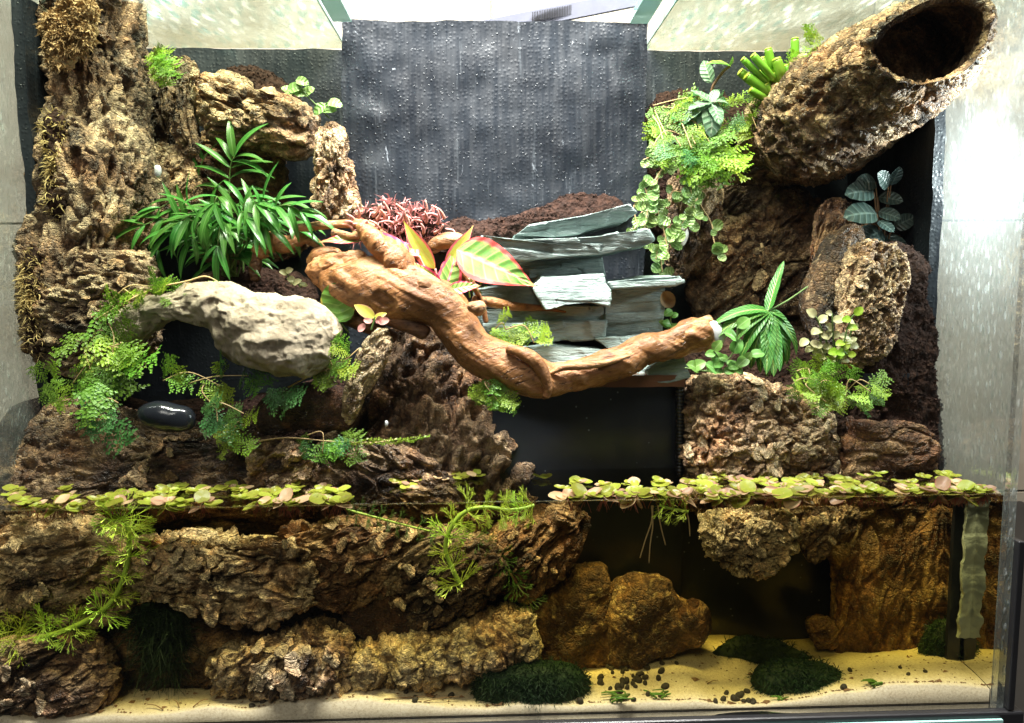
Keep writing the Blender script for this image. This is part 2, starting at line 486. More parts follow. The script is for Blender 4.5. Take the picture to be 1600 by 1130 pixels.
def m_bark(name, dark, mid, pale, rough=.75, scale=1.0, pale_amt=.58, wet=.08, spec=.5, cs=1.0):
    t = NT(name); c = t.coord('Object', (cs, cs, cs))
    tone = t.n('Attribute', attribute_name='tone').outputs['Fac']
    big = t.noise(c, 26 * scale, 5, .62, .4)
    bigc = t.ramp(big, [(.34, 0.0), (.66, 1.0)])
    v = t.math('ADD', t.math('MULTIPLY', tone, .55), t.math('MULTIPLY', bigc, .50))
    col = t.ramp(v, [(.22, dark), (.46, mid), (pale_amt + .04, tuple(a * .6 + b * .4 for a, b in zip(mid, pale))), (pale_amt + .17, pale)])
    patch = t.ramp(t.noise(c, 48 * scale, 6, .7, .8), [(pale_amt, 0.0), (pale_amt + .07, .8)])
    col = t.mix(patch, col, pale)
    mid_n = t.noise(c, 130, 8, .82, .5)
    col = t.mix(.9, col, t.ramp(mid_n, [(.34, (.20, .17, .15)), (.50, (.92, .88, .84)), (.66, (2.45, 2.32, 2.12))]), 'MULTIPLY')
    fine = t.noise(c, 420, 5, .75)
    col = t.mix(.5, col, t.ramp(fine, [(.3, (.45, .42, .40)), (.7, (1.5, 1.47, 1.42))]), 'MULTIPLY')
    red = t.ramp(t.noise(c, 18, 3), [(.46, 0.0), (.66, .55)])
    col = t.mix(red, col, t.mix(1.0, col, (1.15, .72, .50), 'MULTIPLY'))
    e1 = t.ramp(t.vor(c, 105, 'DISTANCE_TO_EDGE'), [(.0, 0.0), (.10, 1.0)])
    e2 = t.ramp(t.vor(t.n('Mapping', {'Vector': c, 'Scale': (1, 1, 1.7)}).outputs[0], 210, 'DISTANCE_TO_EDGE'), [(.0, 0.0), (.12, 1.0)])
    h = t.math('ADD', t.math('ADD', t.noise(c, 260, 7, .8), t.math('MULTIPLY', e1, .55)), t.math('MULTIPLY', e2, .45))
    b = t.bump(h, .9, .0028)
    rg = t.ramp(t.noise(c, 60, 3), [(.35, max(.15, rough - .35 - wet)), (.65, rough)])
    return t.done(t.prin(Base_Color=col, Roughness=rg, Normal=b, Specular_IOR_Level=spec))
M = {}
M['bark'] = m_bark('bark', (.032, .018, .009), (.17, .104, .056), (.53, .395, .245), pale_amt=.57)
M['bark_tan'] = m_bark('bark_tan', (.070, .040, .018), (.27, .170, .090), (.60, .455, .285), pale_amt=.54)
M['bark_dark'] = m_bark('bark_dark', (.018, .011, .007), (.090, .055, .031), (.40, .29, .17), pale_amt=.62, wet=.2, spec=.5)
M['bark_red'] = m_bark('bark_red', (.04, .018, .009), (.17, .085, .042), (.46, .31, .165), pale_amt=.62, wet=.15)
M['bark_ring'] = m_bark('bark_ring', (.042, .026, .014), (.185, .122, .072), (.48, .375, .25), pale_amt=.56, rough=.85)
M['bark_sub'] = m_bark('bark_sub', (.035, .020, .009), (.28, .185, .095), (.78, .64, .42), pale_amt=.52, rough=.7)
M['bark_pale'] = m_bark('bark_pale', (.12, .075, .035), (.40, .29, .16), (.72, .60, .38), pale_amt=.47)

M['flake_bark'] = m_bark('flake_bark', (.05, .03, .016), (.22, .138, .075), (.55, .41, .25), pale_amt=.52, cs=.016)
M['flake_bark_tan'] = m_bark('flake_bark_tan', (.09, .052, .025), (.32, .21, .115), (.62, .48, .30), pale_amt=.50, cs=.016)
M['flake_bark_pale'] = m_bark('flake_bark_pale', (.14, .09, .045), (.44, .32, .18), (.76, .62, .40), pale_amt=.46, cs=.016)
def m_soil():
    t = NT('soil'); c = t.coord()
    col = t.ramp(t.noise(c, 160, 5, .7), [(.3, (.012, .006, .004)), (.55, (.045, .021, .014)), (.8, (.12, .06, .038))])
    h = t.math('ADD', t.noise(c, 400, 6, .8), t.vor(c, 260))
    return t.done(t.prin(Base_Color=col, Roughness=.85, Normal=t.bump(h, 1.0, .003), Specular_IOR_Level=.2))
M['soil'] = m_soil()
def m_rock():
    t = NT('limestone'); c = t.coord()
    col = t.ramp(t.noise(c, 35, 6, .65, .3), [(.28, (.20, .15, .092)), (.5, (.44, .36, .25)), (.75, (.66, .565, .425))])
    col = t.mix(t.ramp(t.noise(c, 14, 4), [(.55, 0.0), (.7, .7)]), col, (.26, .21, .14))
    h = t.math('ADD', t.noise(c, 190, 7, .8), t.math('MULTIPLY', t.vor(c, 130), .6))
    return t.done(t.prin(Base_Color=col, Roughness=.75, Normal=t.bump(h, 1.0, .0034)))
M['limestone'] = m_rock()
def m_slate():
    t = NT('slate'); c = t.coord('Object', (1, 1, 3.5))
    col = t.ramp(t.noise(c, 22, 6, .65, .5), [(.3, (.10, .142, .135)), (.5, (.24, .31, .29)), (.75, (.44, .53, .49))])
    col = t.mix(t.ramp(t.noise(c, 12, 3), [(.62, 0.0), (.8, .45)]), col, (.17, .10, .055))
    h = t.math('ADD', t.noise(c, 120, 7, .7, .6), t.math('MULTIPLY', t.noise(t.coord('Object', (1, 1, 9)), 60, 4), .8))
    rg = t.ramp(t.noise(c, 40, 3), [(.4, .32), (.7, .62)])
    return t.done(t.prin(Base_Color=col, Roughness=rg, Normal=t.bump(h, .8, .0028), Specular_IOR_Level=.5))
M['slate'] = m_slate()
def m_wood(name, a, b, d, ang=0.0):
    t = NT(name); c = t.coord('Object', (1, 1, 1), (0, math.radians(ang), 0))
    cs = t.n('Mapping', {'Vector': c, 'Scale': (.16, 1, 1)}).outputs[0]
    g = t.noise(cs, 260, 6, .65, .5)
    col = t.ramp(g, [(.3, a), (.52, b), (.75, d)])
    blot = t.ramp(t.noise(c, 26, 4, .6, .5), [(.42, 0.0), (.66, 1.0)])
    col = t.mix(t.math('MULTIPLY', blot, .75), col, a)
    wet = t.ramp(t.noise(c, 15, 5, .6, .8), [(.50, 0.0), (.60, 1.0)])
    col = t.mix(t.math('MULTIPLY', wet, .38), col, tuple(x * .42 for x in a))
    scuff = t.ramp(t.noise(cs, 70, 6, .75, .6), [(.60, 0.0), (.68, .75)])
    col = t.mix(scuff, col, tuple(min(1, x * 1.35) for x in d))
    crk = t.ramp(t.noise(t.n('Mapping', {'Vector': c, 'Scale': (.09, 1, 1)}).outputs[0], 330, 3, .5, .8), [(.33, 1.0), (.37, 0.0)])
    col = t.mix(t.math('MULTIPLY', crk, .7), col, (.06, .022, .009))
    spots = t.ramp(t.noise(c, 85, 3, .5), [(.27, 1.0), (.33, 0.0)])
    col = t.mix(t.math('MULTIPLY', spots, .8), col, (.05, .018, .007))
    h = t.math('SUBTRACT', t.math('ADD', g, t.math('MULTIPLY', t.noise(c, 120, 5, .7), .9)), t.math('MULTIPLY', crk, 1.3))
    return t.done(t.prin(Base_Color=col, Roughness=t.ramp(t.noise(c, 50, 3), [(.4, .30), (.65, .58)]), Normal=t.bump(h, .7, .0022), Specular_IOR_Level=.45))
M['wood'] = m_wood('driftwood', (.17, .062, .018), (.38, .17, .06), (.54, .285, .12), 25)
M['wood_pale'] = m_wood('driftwood_pale', (.25, .11, .042), (.47, .245, .11), (.58, .36, .19), -18)
M['wood_dark'] = m_wood('driftwood_dark', (.05, .02, .01), (.16, .07, .03), (.28, .14, .07), 0)
M['dragon'] = m_bark('dragon_stone', (.085, .042, .015), (.29, .165, .062), (.56, .41, .19), pale_amt=.55, rough=.75, scale=.9)

def m_simple(name, col, rough=.5, spec=.5, metal=0, bump=0, bscale=200, coat=0):
    t = NT(name); c = t.coord()
    v = t.mix(.35, col, t.ramp(t.noise(c, bscale * .4, 4), [(.3, (.6, .6, .6)), (.7, (1.25, 1.25, 1.25))]), 'MULTIPLY')
    k = dict(Base_Color=v, Roughness=rough, Specular_IOR_Level=spec, Metallic=metal, Coat_Weight=coat)
    if bump: k['Normal'] = t.bump(t.noise(c, bscale, 5), bump, .001)
    return t.done(t.prin(**k))
M['black_pebble'] = m_simple('black_pebble', (.012, .014, .018), .18, .6, bump=.15, bscale=60)
M['white_pebble'] = m_simple('white_pebble', (.55, .56, .58), .4, bump=.2, bscale=120)
M['quartz'] = m_simple('quartz', (.75, .72, .64), .4, bump=.2, bscale=120)
M['black_trim'] = m_simple('black_trim', (.008, .008, .009), .35)
M['steel'] = m_simple('steel', (.10, .105, .14), .4)
M['silicone'] = m_simple('silicone', (.50, .54, .42), .45, bump=1.0, bscale=140)
M['pellet'] = m_simple('pellet', (.045, .036, .024), .8, bump=.6, bscale=400)
M['shelf'] = m_simple('shelf', (.17, .075, .04), .35, bump=.2)
M['root'] = m_simple('root', (.24, .13, .06), .7)
M['straw'] = m_simple('straw', (.52, .36, .17), .6)
M['red_root'] = m_simple('red_root', (.50, .15, .09), .6)

def m_foam():
    t = NT('black_foam'); c = t.coord()
    dome = t.ramp(t.vor(c, 260, rnd=.75), [(.0, 1.0), (.42, .15), (.6, 0.0)])
    drops = t.ramp(t.vor(c, 170, rnd=1.0), [(.0, 1.0), (.16, .6), (.19, 0.0)])
    strk = t.noise(t.coord('Object', (60, 60, 3)), 3, 3)
    zone = t.ramp(t.noise(c, 12, 4), [(.38, 0.0), (.62, 1.0)])
    h = t.math('ADD', t.math('ADD', t.math('MULTIPLY', dome, .55), t.math('MULTIPLY', t.math('MULTIPLY', drops, zone), 1.8)), t.math('MULTIPLY', t.noise(c, 30, 4), .3))
    col = t.ramp(t.noise(c, 14, 4), [(.3, (.007, .009, .013)), (.7, (.021, .026, .034))])
    glue = t.ramp(t.noise(t.coord('Object', (1, 1, .55)), 34, 6, .75, 1.4), [(.655, 0.0), (.69, .75)])
    col = t.mix(glue, col, (.30, .33, .37))
    run = t.ramp(t.noise(t.coord('Object', (1, 1, .05)), 120, 4, .7), [(.60, 0.0), (.70, .35)])
    col = t.mix(t.math('MULTIPLY', run, zone), col, (.16, .18, .20))
    return t.done(t.prin(Base_Color=col, Roughness=t.ramp(strk, [(.35, .30), (.65, .50)]), Normal=t.bump(h, .5, .0010), Specular_IOR_Level=.45))
M['foam'] = m_foam()
def m_panel():
    t = NT('black_panel'); c = t.coord()
    col = t.ramp(t.noise(c, 9, 4), [(.3, (.008, .009, .012)), (.7, (.022, .026, .033))])
    specks = t.ramp(t.vor(c, 75), [(.055, 1.0), (.075, 0.0)])
    col = t.mix(t.math('MULTIPLY', specks, .5), col, (.3, .33, .36))
    return t.done(t.prin(Base_Color=col, Roughness=.28, Normal=t.bump(t.noise(c, 90, 4), .25, .001), Specular_IOR_Level=.55))
M['panel'] = m_panel()

def m_clear():
    t = NT('clear_glass')
    f = t.n('Fresnel', {'IOR': 1.25}).outputs[0]
    tr = t.n('BsdfTransparent', {'Color': (.985, .995, .99)}).outputs[0]
    gl = t.n('BsdfGlossy', {'Color': (1, 1, 1), 'Roughness': .02}).outputs[0]
    return t.done(t.n('MixShader', {0: t.math('MULTIPLY', f, .6), 1: tr, 2: gl}).outputs[0])
M['glass'] = m_clear()
def m_fog(name, tint, haze, streak, dens, drop=.25):
    t = NT(name)
    c = t.coord('Object')
    cs = t.coord('Object', streak)
    d1 = t.ramp(t.vor(cs, dens), [(.10, 1.0), (.30, .25), (.42, 0.0)])
    d2 = t.ramp(t.vor(cs, dens * .42), [(.12, 1.0), (.20, .6), (.23, 0.0)])
    zone = t.ramp(t.noise(c, 9, 5, .6), [(.38, .15), (.62, 1.0)])
    h = t.math('ADD', d1, t.math('MULTIPLY', d2, 1.6))
    nrm = t.bump(t.math('MULTIPLY', h, zone), .6, .0013)
    big = t.ramp(t.vor(cs, dens * .62), [(.26, 1.0), (.36, 0.0)])
    tr = t.n('BsdfTransparent', {'Color': t.mix(t.math('MULTIPLY', t.math('MULTIPLY', big, zone), drop), tint, (.36, .58, .52))}).outputs[0]
    tl = t.n('BsdfTranslucent', {'Color': (.86, .93, .92), 'Normal': nrm}).outputs[0]
    df = t.n('BsdfDiffuse', {'Color': (.78, .86, .84), 'Normal': nrm}).outputs[0]
    sc = t.n('MixShader', {0: .5, 1: tl, 2: df}).outputs[0]
    gl = t.n('BsdfGlossy', {'Color': (1, 1, 1), 'Roughness': .12, 'Normal': nrm}).outputs[0]
    fac = t.math('MULTIPLY', t.math('ADD', t.math('MULTIPLY', h, .20), haze), zone, True)
    a = t.n('MixShader', {0: fac, 1: tr, 2: sc}).outputs[0]
    f = t.n('Fresnel', {'IOR': 1.3, 'Normal': nrm}).outputs[0]
    return t.done(t.n('MixShader', {0: t.math('MULTIPLY', f, .4), 1: a, 2: gl}).outputs[0])
M['fog_side'] = m_fog('fogged_side_glass', (.93, .97, .96), .12, (1, 1, .45), 260)
M['fog_lid'] = m_fog('fogged_lid_glass', (.72, .74, .64), .10, (1, .30, 1), 150, 1.0)
def m_edge():
    t = NT('glass_edge')
    return t.done(t.prin(Base_Color=(.42, .72, .68, 1), Roughness=.12, Transmission_Weight=.45, IOR=1.45, Alpha=.9))
M['glass_edge'] = m_edge()

def m_water():
    t = NT('water')
    c = t.coord()
    nrm = t.bump(t.noise(c, 22, 3, .5), .12, .002)
    f = t.n('Fresnel', {'IOR': 1.33, 'Normal': nrm}).outputs[0]
    tr = t.n('BsdfTransparent', {'Color': (1, 1, 1)}).outputs[0]
    gl = t.n('BsdfGlossy', {'Roughness': .015, 'Normal': nrm}).outputs[0]
    top = t.n('MixShader', {0: f, 1: tr, 2: gl}).outputs[0]
    g = t.n('NewGeometry')
    z = t.n('SeparateXYZ', {0: g.outputs['True Normal']}).outputs[2]
    yy = t.n('SeparateXYZ', {0: g.outputs['True Normal']}).outputs[1]
    up = t.math('LESS_THAN', t.math('ABSOLUTE', yy), .5)
    t.t.links.new(t.n('VolumeAbsorption', {'Color': (.955, .865, .26), 'Density': 11.0}).outputs[0], t.out.inputs['Volume'])
    return t.done(t.n('MixShader', {0: up, 1: tr, 2: top}).outputs[0])
M['water'] = m_water()
def m_meniscus():
    t = NT('meniscus')
    tr = t.n('BsdfTransparent', {'Color': (.9, .95, .85)}).outputs[0]
    gl = t.n('BsdfGlossy', {'Color': (1, 1, .9), 'Roughness': .25}).outputs[0]
    return t.done(t.n('MixShader', {0: .45, 1: tr, 2: gl}).outputs[0])
M['meniscus'] = m_meniscus()
def m_sand():
    t = NT('sand'); c = t.coord()
    col = t.ramp(t.noise(c, 500, 4, .8), [(.25, (.48, .37, .22)), (.5, (.78, .66, .46)), (.8, (.93, .84, .66))])
    col = t.mix(t.ramp(t.noise(c, 11, 4), [(.5, 0.0), (.75, .5)]), col, (.52, .42, .25))
    dk = t.ramp(t.vor(c, 170), [(.07, 1.0), (.10, 0.0)])
    col = t.mix(t.math('MULTIPLY', dk, .5), col, (.16, .11, .06))
    return t.done(t.prin(Base_Color=col, Roughness=.9, Normal=t.bump(t.noise(c, 700, 4, .8), .5, .001)))
M['sand'] = m_sand()
def m_tile(name, k):
    t = NT(name); c = t.coord()
    col = t.ramp(t.noise(c, 9, 6, .65, 1.0), [(.3, (.60 * k, .50 * k, .37 * k)), (.55, (.72 * k, .63 * k, .49 * k)), (.75, (.80 * k, .73 * k, .61 * k))])
    col = t.mix(t.ramp(t.noise(c, 40, 5, .7), [(.6, 0.0), (.7, .3)]), col, (.55, .50, .40))
    return t.done(t.prin(Base_Color=col, Roughness=.4, Normal=t.bump(t.noise(c, 30, 4), .1, .002)))
M['tile'] = m_tile('wall_tile', .31)
M['grout'] = m_simple('grout', (.62, .57, .48), .9)

def m_leaf(name, a, b, margin=None, vein=None, mot=None, trans=.35, rough=.42, veins=0, mw=.80, side=None, hv=.14, bumpy=0.0):
    t = NT(name)
    uv = t.n('TexCoord').outputs['UV']; c = t.coord('Object')
    sx = t.n('SeparateXYZ', {0: uv}); u = sx.outputs[0]; v = sx.outputs[1]
    rnd = t.n('ObjectInfo').outputs['Random']
    col = t.mix(t.noise(c, 3.0, 3), a, b)
    d = t.math('ABSOLUTE', t.math('SUBTRACT', t.math('MULTIPLY', u, 2.0), 1.0))        # 0 midrib .. 1 margin
    if mot:
        col = t.mix(t.ramp(t.noise(t.n('Mapping', {'Vector': uv, 'Scale': (3.5, 4.5, 1)}).outputs[0], 2.2, 5, .7), [(.47, 0.0), (.60, 1.0)]), col, mot)
    if veins:
        w = t.math('SINE', t.math('MULTIPLY', t.math('ADD', v, t.math('MULTIPLY', d, -.16)), 6.283 * veins))
        vf = t.ramp(w, [(.80, 0.0), (1.0, 1.0)])
        col = t.mix(t.math('MULTIPLY', vf, .7), col, side or tuple(min(1, x * 1.7) for x in b))
    if vein:
        col = t.mix(t.ramp(d, [(.05, 1.0), (.13, 0.0)]), col, vein)
    if margin:
        nz = t.math('ADD', d, t.math('MULTIPLY', t.math('SUBTRACT', t.noise(t.n('Mapping', {'Vector': uv, 'Scale': (3, 8, 1)}).outputs[0], 2.0, 4), .5), .35))
        col = t.mix(t.ramp(nz, [(mw, 0.0), (min(.99, mw + .14), 1.0)]), col, margin)
    hs = t.n('HueSaturation', {'Color': col, 'Hue': t.math('ADD', .5 - .018, t.math('MULTIPLY', rnd, .036)),
                               'Value': t.math('ADD', 1 - hv, t.math('MULTIPLY', rnd, 2 * hv)), 'Saturation': 1.0}).outputs[0]
    k = dict(Base_Color=hs, Roughness=rough, Specular_IOR_Level=.45)
    if veins or bumpy:
        w2 = t.math('SINE', t.math('MULTIPLY', t.math('ADD', v, t.math('MULTIPLY', d, -.16)), 6.283 * max(veins, 1)))
        k['Normal'] = t.bump(w2, .4, .0006)
    p = t.prin(**k)
    tl = t.n('BsdfTranslucent', {'Color': hs}).outputs[0]
    return t.done(t.n('MixShader', {0: trans, 1: p, 2: tl}).outputs[0])
M['palm'] = m_leaf('palm_leaf', (.035, .13, .022), (.10, .30, .05), vein=(.16, .36, .09), rough=.3)
M['palm_stem'] = m_simple('palm_stem', (.10, .17, .04), .5)
M['fern'] = m_leaf('fern_leaf', (.08, .21, .018), (.22, .38, .04), trans=.35, hv=.28)
M['fern_lime'] = m_leaf('fern_lime', (.17, .33, .02), (.40, .52, .05), trans=.35, hv=.28)
M['fern_blue'] = m_leaf('fern_bluegreen', (.035, .13, .03), (.10, .26, .065), trans=.3)
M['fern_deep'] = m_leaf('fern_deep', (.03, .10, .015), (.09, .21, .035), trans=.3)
M['moss'] = m_leaf('moss_green', (.12, .30, .02), (.33, .55, .05), trans=.4)
M['moss_dry'] = m_leaf('moss_dry', (.34, .23, .09), (.58, .43, .20), trans=.2, rough=.8)
M['moss_dark'] = m_leaf('moss_dark', (.006, .022, .007), (.018, .050, .011), trans=.15, rough=.7)
M['moss_pink'] = m_leaf('moss_pink', (.52, .22, .18), (.72, .40, .34), trans=.25, rough=.6)
M['aglao'] = m_leaf('pink_edged_leaf', (.10, .24, .045), (.20, .38, .08), margin=(.70, .07, .12), vein=(.72, .20, .22), mot=(.22, .32, .06), trans=.12, rough=.45, mw=.70, veins=7, side=(.40, .46, .16))
M['aglao_y'] = m_leaf('yellow_pink_leaf', (.42, .48, .05), (.55, .55, .08), margin=(.66, .12, .15), vein=(.60, .48, .10), mot=(.52, .52, .12), trans=.3, rough=.4, mw=.66)
M['begonia'] = m_leaf('begonia_leaf', (.09, .24, .04), (.22, .38, .06), margin=(.55, .42, .07), veins=5, side=(.30, .48, .12), trans=.3, mw=.86)
M['yellow_leaf'] = m_leaf('yellow_leaf', (.50, .52, .07), (.66, .62, .10), margin=(.66, .36, .18), trans=.3)
M['pink_petal'] = m_leaf('pink_petal', (.68, .28, .24), (.80, .45, .38), trans=.3)
M['pepero'] = m_leaf('silver_leaf', (.09, .19, .11), (.20, .33, .22), vein=(.36, .46, .33), veins=6, side=(.44, .54, .43), trans=.15, rough=.38)
M['pepero_dark'] = m_leaf('dark_silver_leaf', (.022, .042, .038), (.050, .082, .072), vein=(.12, .17, .15), veins=6, side=(.13, .18, .16), trans=.1, rough=.28)
M['turtle'] = m_leaf('turtle_leaf', (.13, .25, .05), (.27, .40, .12), veins=4, side=(.44, .54, .27), trans=.2, rough=.35)
M['bio'] = m_leaf('pleated_leaf', (.035, .13, .02), (.08, .24, .04), vein=(.34, .50, .12), veins=13, side=(.21, .38, .08), trans=.3, rough=.35)
M['herb'] = m_leaf('herb_leaf', (.10, .28, .05), (.24, .46, .10), vein=(.30, .50, .16), trans=.3)
M['herb_pale'] = m_leaf('herb_pale', (.38, .42, .17), (.58, .50, .30), trans=.35)
M['float'] = m_leaf('floating_leaf', (.25, .31, .03), (.50, .50, .07), margin=(.50, .30, .12), trans=.4, rough=.35, mw=.86, hv=.38)
M['float_pink'] = m_leaf('floating_leaf_pink', (.60, .46, .24), (.72, .42, .28), margin=(.66, .26, .18), trans=.4, rough=.4, mw=.82, hv=.34)
M['cabomba'] = m_leaf('feather_leaf', (.50, .68, .06), (.76, .88, .14), trans=.45, rough=.5)
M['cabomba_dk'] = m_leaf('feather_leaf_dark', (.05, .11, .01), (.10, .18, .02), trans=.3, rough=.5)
M['cab_stem'] = m_simple('feather_stem', (.36, .52, .06), .4)
M['succ'] = m_leaf('succulent_finger', (.14, .34, .03), (.26, .48, .05), trans=.15, rough=.3)
def m_snail():
    t = NT('snail_shell'); c = t.coord()
    w = t.math('SINE', t.math('MULTIPLY', t.n('SeparateXYZ', {0: c}).outputs[2], 2600))
    col = t.ramp(w, [(.3, (.02, .01, .01)), (.5, (.62, .52, .45)), (.8, (.42, .05, .04))])
    return t.done(t.prin(Base_Color=col, Roughness=.3))
M['snail'] = m_snail()
def m_succ_tip():
    return m_simple('succulent_tip', (.42, .50, .06), .35)
M['succ_tip'] = m_succ_tip()

M['dead'] = m_leaf('dead_leaf', (.14, .08, .035), (.26, .16, .07), trans=.15, rough=.7)
# ------------------------------------------------------------------ the setting
YW = 0.62
def gx(px): return P(px, 300, YW).x
wall = box("wall", -1.6, 1.9, YW + .006, YW + .05, -.7, 1.6, M['grout']); meta(wall, kind="structure")
zt0 = P(20, 350, YW).z
xt0 = gx(770)
for i in range(-3, 3):
    for j in range(-2, 3):
        x0 = xt0 + i * .60; z0 = zt0 + j * .45
        box("tile", x0 + .0015, x0 + .5985, YW - .004, YW + .008, z0 + .0015, z0 + .4485, M['tile'], wall, .001)
table = box("table", -.9, .9, -.25, YW, -.26, -.196, M['black_trim']); meta(table, kind="structure")

# sand bed
def sand_z(x, y):
    q = np.stack([x * 9, y * 9, x * 0 + 3.3], 1)
    base = -.1705 + .0065 * fbm(q, 3, 5) + .002 * vn(q * 4, 8)
    for px, row, Y, h, r in ((1030, 1020, .05, .012, .05), (1500, 1050, .03, .010, .06), (1130, 1030, .06, .004, .05), (560, 1085, .02, .006, .08)):
        p = P(px, row, Y); base = base + h * np.exp(-(((x - p.x) / r) ** 2 + ((y - Y) / (r * .6)) ** 2))
    return base
NX, NY = 260, 80
gxs = np.linspace(XL + .001, XR - .001, NX); gys = np.linspace(.0015, YB - .004, NY)
X, Yg = np.meshgrid(gxs, gys); co = np.stack([X.ravel(), Yg.ravel(), sand_z(X.ravel(), Yg.ravel())], 1)
i = np.arange(NY - 1)[:, None] * NX + np.arange(NX - 1)[None, :]
q = np.stack([i, i + 1, i + NX + 1, i + NX], 2).reshape(-1, 4)
fr = co[:NX].copy(); fr[:, 2] = ZB + .001
co = np.vstack([co, fr]); k = np.arange(NX - 1); nb = NX * NY
q = np.vstack([q, np.stack([nb + k, nb + k + 1, k + 1, k], 1)])
meta(mk("sand_bed", co, q, M['sand'], origin=(0, .1, -.17)), kind="structure")
# water
wco, wf = box_co(XL + .0006, XR - .0006, .0006, YB - .0006, ZB + .0006, 0.0)
wt = meta(mk("water", wco, wf, M['water'], smooth=False, origin=(0, .1, ZB)), kind="structure")
B = Bag()
for yy in (.0012,):
    n_ = 120; xs_ = np.linspace(XL + .001, XR - .001, n_)
    h_ = .0016 + .0006 * vn(np.stack([xs_ * 60, xs_ * 0, xs_ * 0], 1), 3)
    c_ = np.concatenate([np.stack([xs_, xs_ * 0 + .0003, h_], 1), np.stack([xs_, xs_ * 0 + .0010, h_ * .35], 1), np.stack([xs_, xs_ * 0 + .0028, xs_ * 0 + .0003], 1)])
    B.add(c_, [(r_ * n_ + k_, r_ * n_ + k_ + 1, (r_ + 1) * n_ + k_ + 1, (r_ + 1) * n_ + k_) for r_ in range(2) for k_ in range(n_ - 1)])
B.obj("meniscus", M['meniscus'], wt)

# ------------------------------------------------------------------ the tank and what lines it
tank = empty("glass_tank", (0, .13, ZB), "clear glass tank with fogged side panes, half filled with water", "glass tank")
box("front_pane", XL, XR, -.006, 0, ZB, ZT, M['glass'], tank)
box("side_pane", XL - .006, XL, -.006, YB + .02, ZB, ZT, M['fog_side'], tank)
box("side_pane", XR, XR + .006, -.006, YB + .02, ZB, ZT, M['fog_side'], tank)
box("base_trim", XL - .02, XR + .02, -.012, YB + .03, -.196, ZB - .0005, M['black_trim'], tank, .002)
box("corner_trim", XR + .0065, XR + .012, -.011, .004, ZB, -.035, M['black_trim'], tank, .001)
bz = P(1490, 1127, -.013).z
box("glass_rim", XL, XR, -.0150, -.0125, bz - .0015, bz + .001, M['glass_edge'], tank)

def rough_box(name, x0, x1, y0, y1, z0, z1, mat, amp, size, parent=None, res=.006):
    nx, ny, nz = [max(2, int((b - a) / res)) for a, b in ((x0, x1), (y0, y1), (z0, z1))]
    B = Bag()
    def face(o, u, v, nu, nv):
        a = np.linspace(0, 1, nu + 1); b = np.linspace(0, 1, nv + 1)
        A, Bb = np.meshgrid(a, b)
        c = np.array(o) + A.ravel()[:, None] * np.array(u) + Bb.ravel()[:, None] * np.array(v)
        i = np.arange(nv)[:, None] * (nu + 1) + np.arange(nu)[None, :]
        f = np.stack([i, i + 1, i + nu + 2, i + nu + 1], 2).reshape(-1, 4)
        B.add(c, f)
    dx, dy, dz = x1 - x0, y1 - y0, z1 - z0
    face((x0, y0, z0), (dx, 0, 0), (0, 0, dz), nx, nz); face((x1, y0, z0), (0, dy, 0), (0, 0, dz), ny, nz)
    face((x1, y1, z0), (-dx, 0, 0), (0, 0, dz), nx, nz); face((x0, y1, z0), (0, -dy, 0), (0, 0, dz), ny, nz)
    face((x0, y0, z1), (dx, 0, 0), (0, dy, 0), nx, ny); face((x0, y1, z0), (dx, 0, 0), (0, -dy, 0), nx, ny)
    c = np.vstack(B.v); s = size
    SEED[0] += 9
    d = np.stack([fbm(c / s + 11 * k, 3, SEED[0] + k) for k in range(3)], 1) * amp
    B.v = [c + d]
    return B.obj(name, mat, parent)
o = rough_box("foam_panel", XL + .0015, XR - .0015, YB - .012, YB - .001, ZB + .004, P(300, 82, YB).z, M['foam'], .0012, .03)
meta(o, "black foam sheet lining the rear pane behind the bark and plants", "foam panel")
o = rough_box("foam_panel", XL + .001, XL + .011, .120, YB - .014, ZB + .004, ZT - .004, M['foam'], .0012, .03)
meta(o, "narrow black foam sheet on the left side pane beside the tall cork trunk", "foam panel")
o = rough_box("foam_panel", XR - .011, XR - .001, .102, YB - .014, ZB + .004, ZT - .004, M['foam'], .0012, .03)
meta(o, "dark foam sheet on the right side pane behind the round silvery leaves", "foam panel")
cx0, cx1 = P(537, 200, .19).x, P(1009, 200, .19).x
o = rough_box("filter_column", cx0, cx1, .19, YB - .014, .0, ZT - .001, M['foam'], .0016, .028)
meta(o, "black bubble-textured foam box standing in the middle above the slate steps", "filter box")
# chamber wall under the slate steps
pz = P(960, 604, .105).z
o = rough_box("chamber_wall", P(770, 700, .105).x, P(1068, 700, .105).x, .105, .113, ZB + .004, pz, M['panel'], .0006, .05)
meta(o, "black panel below the slate steps, running down into the water", "panel")
o = rough_box("chamber_wall", P(1068, 800, .105).x + .0005, P(1312, 800, .105).x, .112, .120, ZB + .004, -.012, M['panel'], .0006, .05)
meta(o, "black panel wholly under water behind the pale hanging cork", "panel")
o = rough_box("shelf_strip", P(868, 590, .10).x, P(1064, 590, .10).x, .086, .19, pz + .002, pz + .0125, M['shelf'], .0006, .02)
meta(o, "brown shelf edge under the driftwood tip carrying the slate steps", "shelf")
o = empty("ribbed_hose", P(1060, 745, .094), "black ribbed hose standing at the edge of the dark panel", "hose")
B = Bag()
for k in range(26):
    a, b = P(1062, 742 - k * 5.4, .094), P(1062, 742 - k * 5.4 - 3.6, .094)
    B.stem([a, (a + b) / 2, b], .0042, .0042, 8, 3)
B.stem([P(1062, 745, .094), P(1062, 600, .094)], .0034, .0034, 8)
B.obj("hose_body", M['black_trim'], o)
o = rough_box("ledge", P(1345, 590, .09).x, P(1418, 590, .09).x, .086, .12, P(1390, 606, .085).z, P(1390, 584, .085).z, M['panel'], .0008, .02)
meta(o, "black shiny ledge in the dark soil between two corks at the right", "ledge")

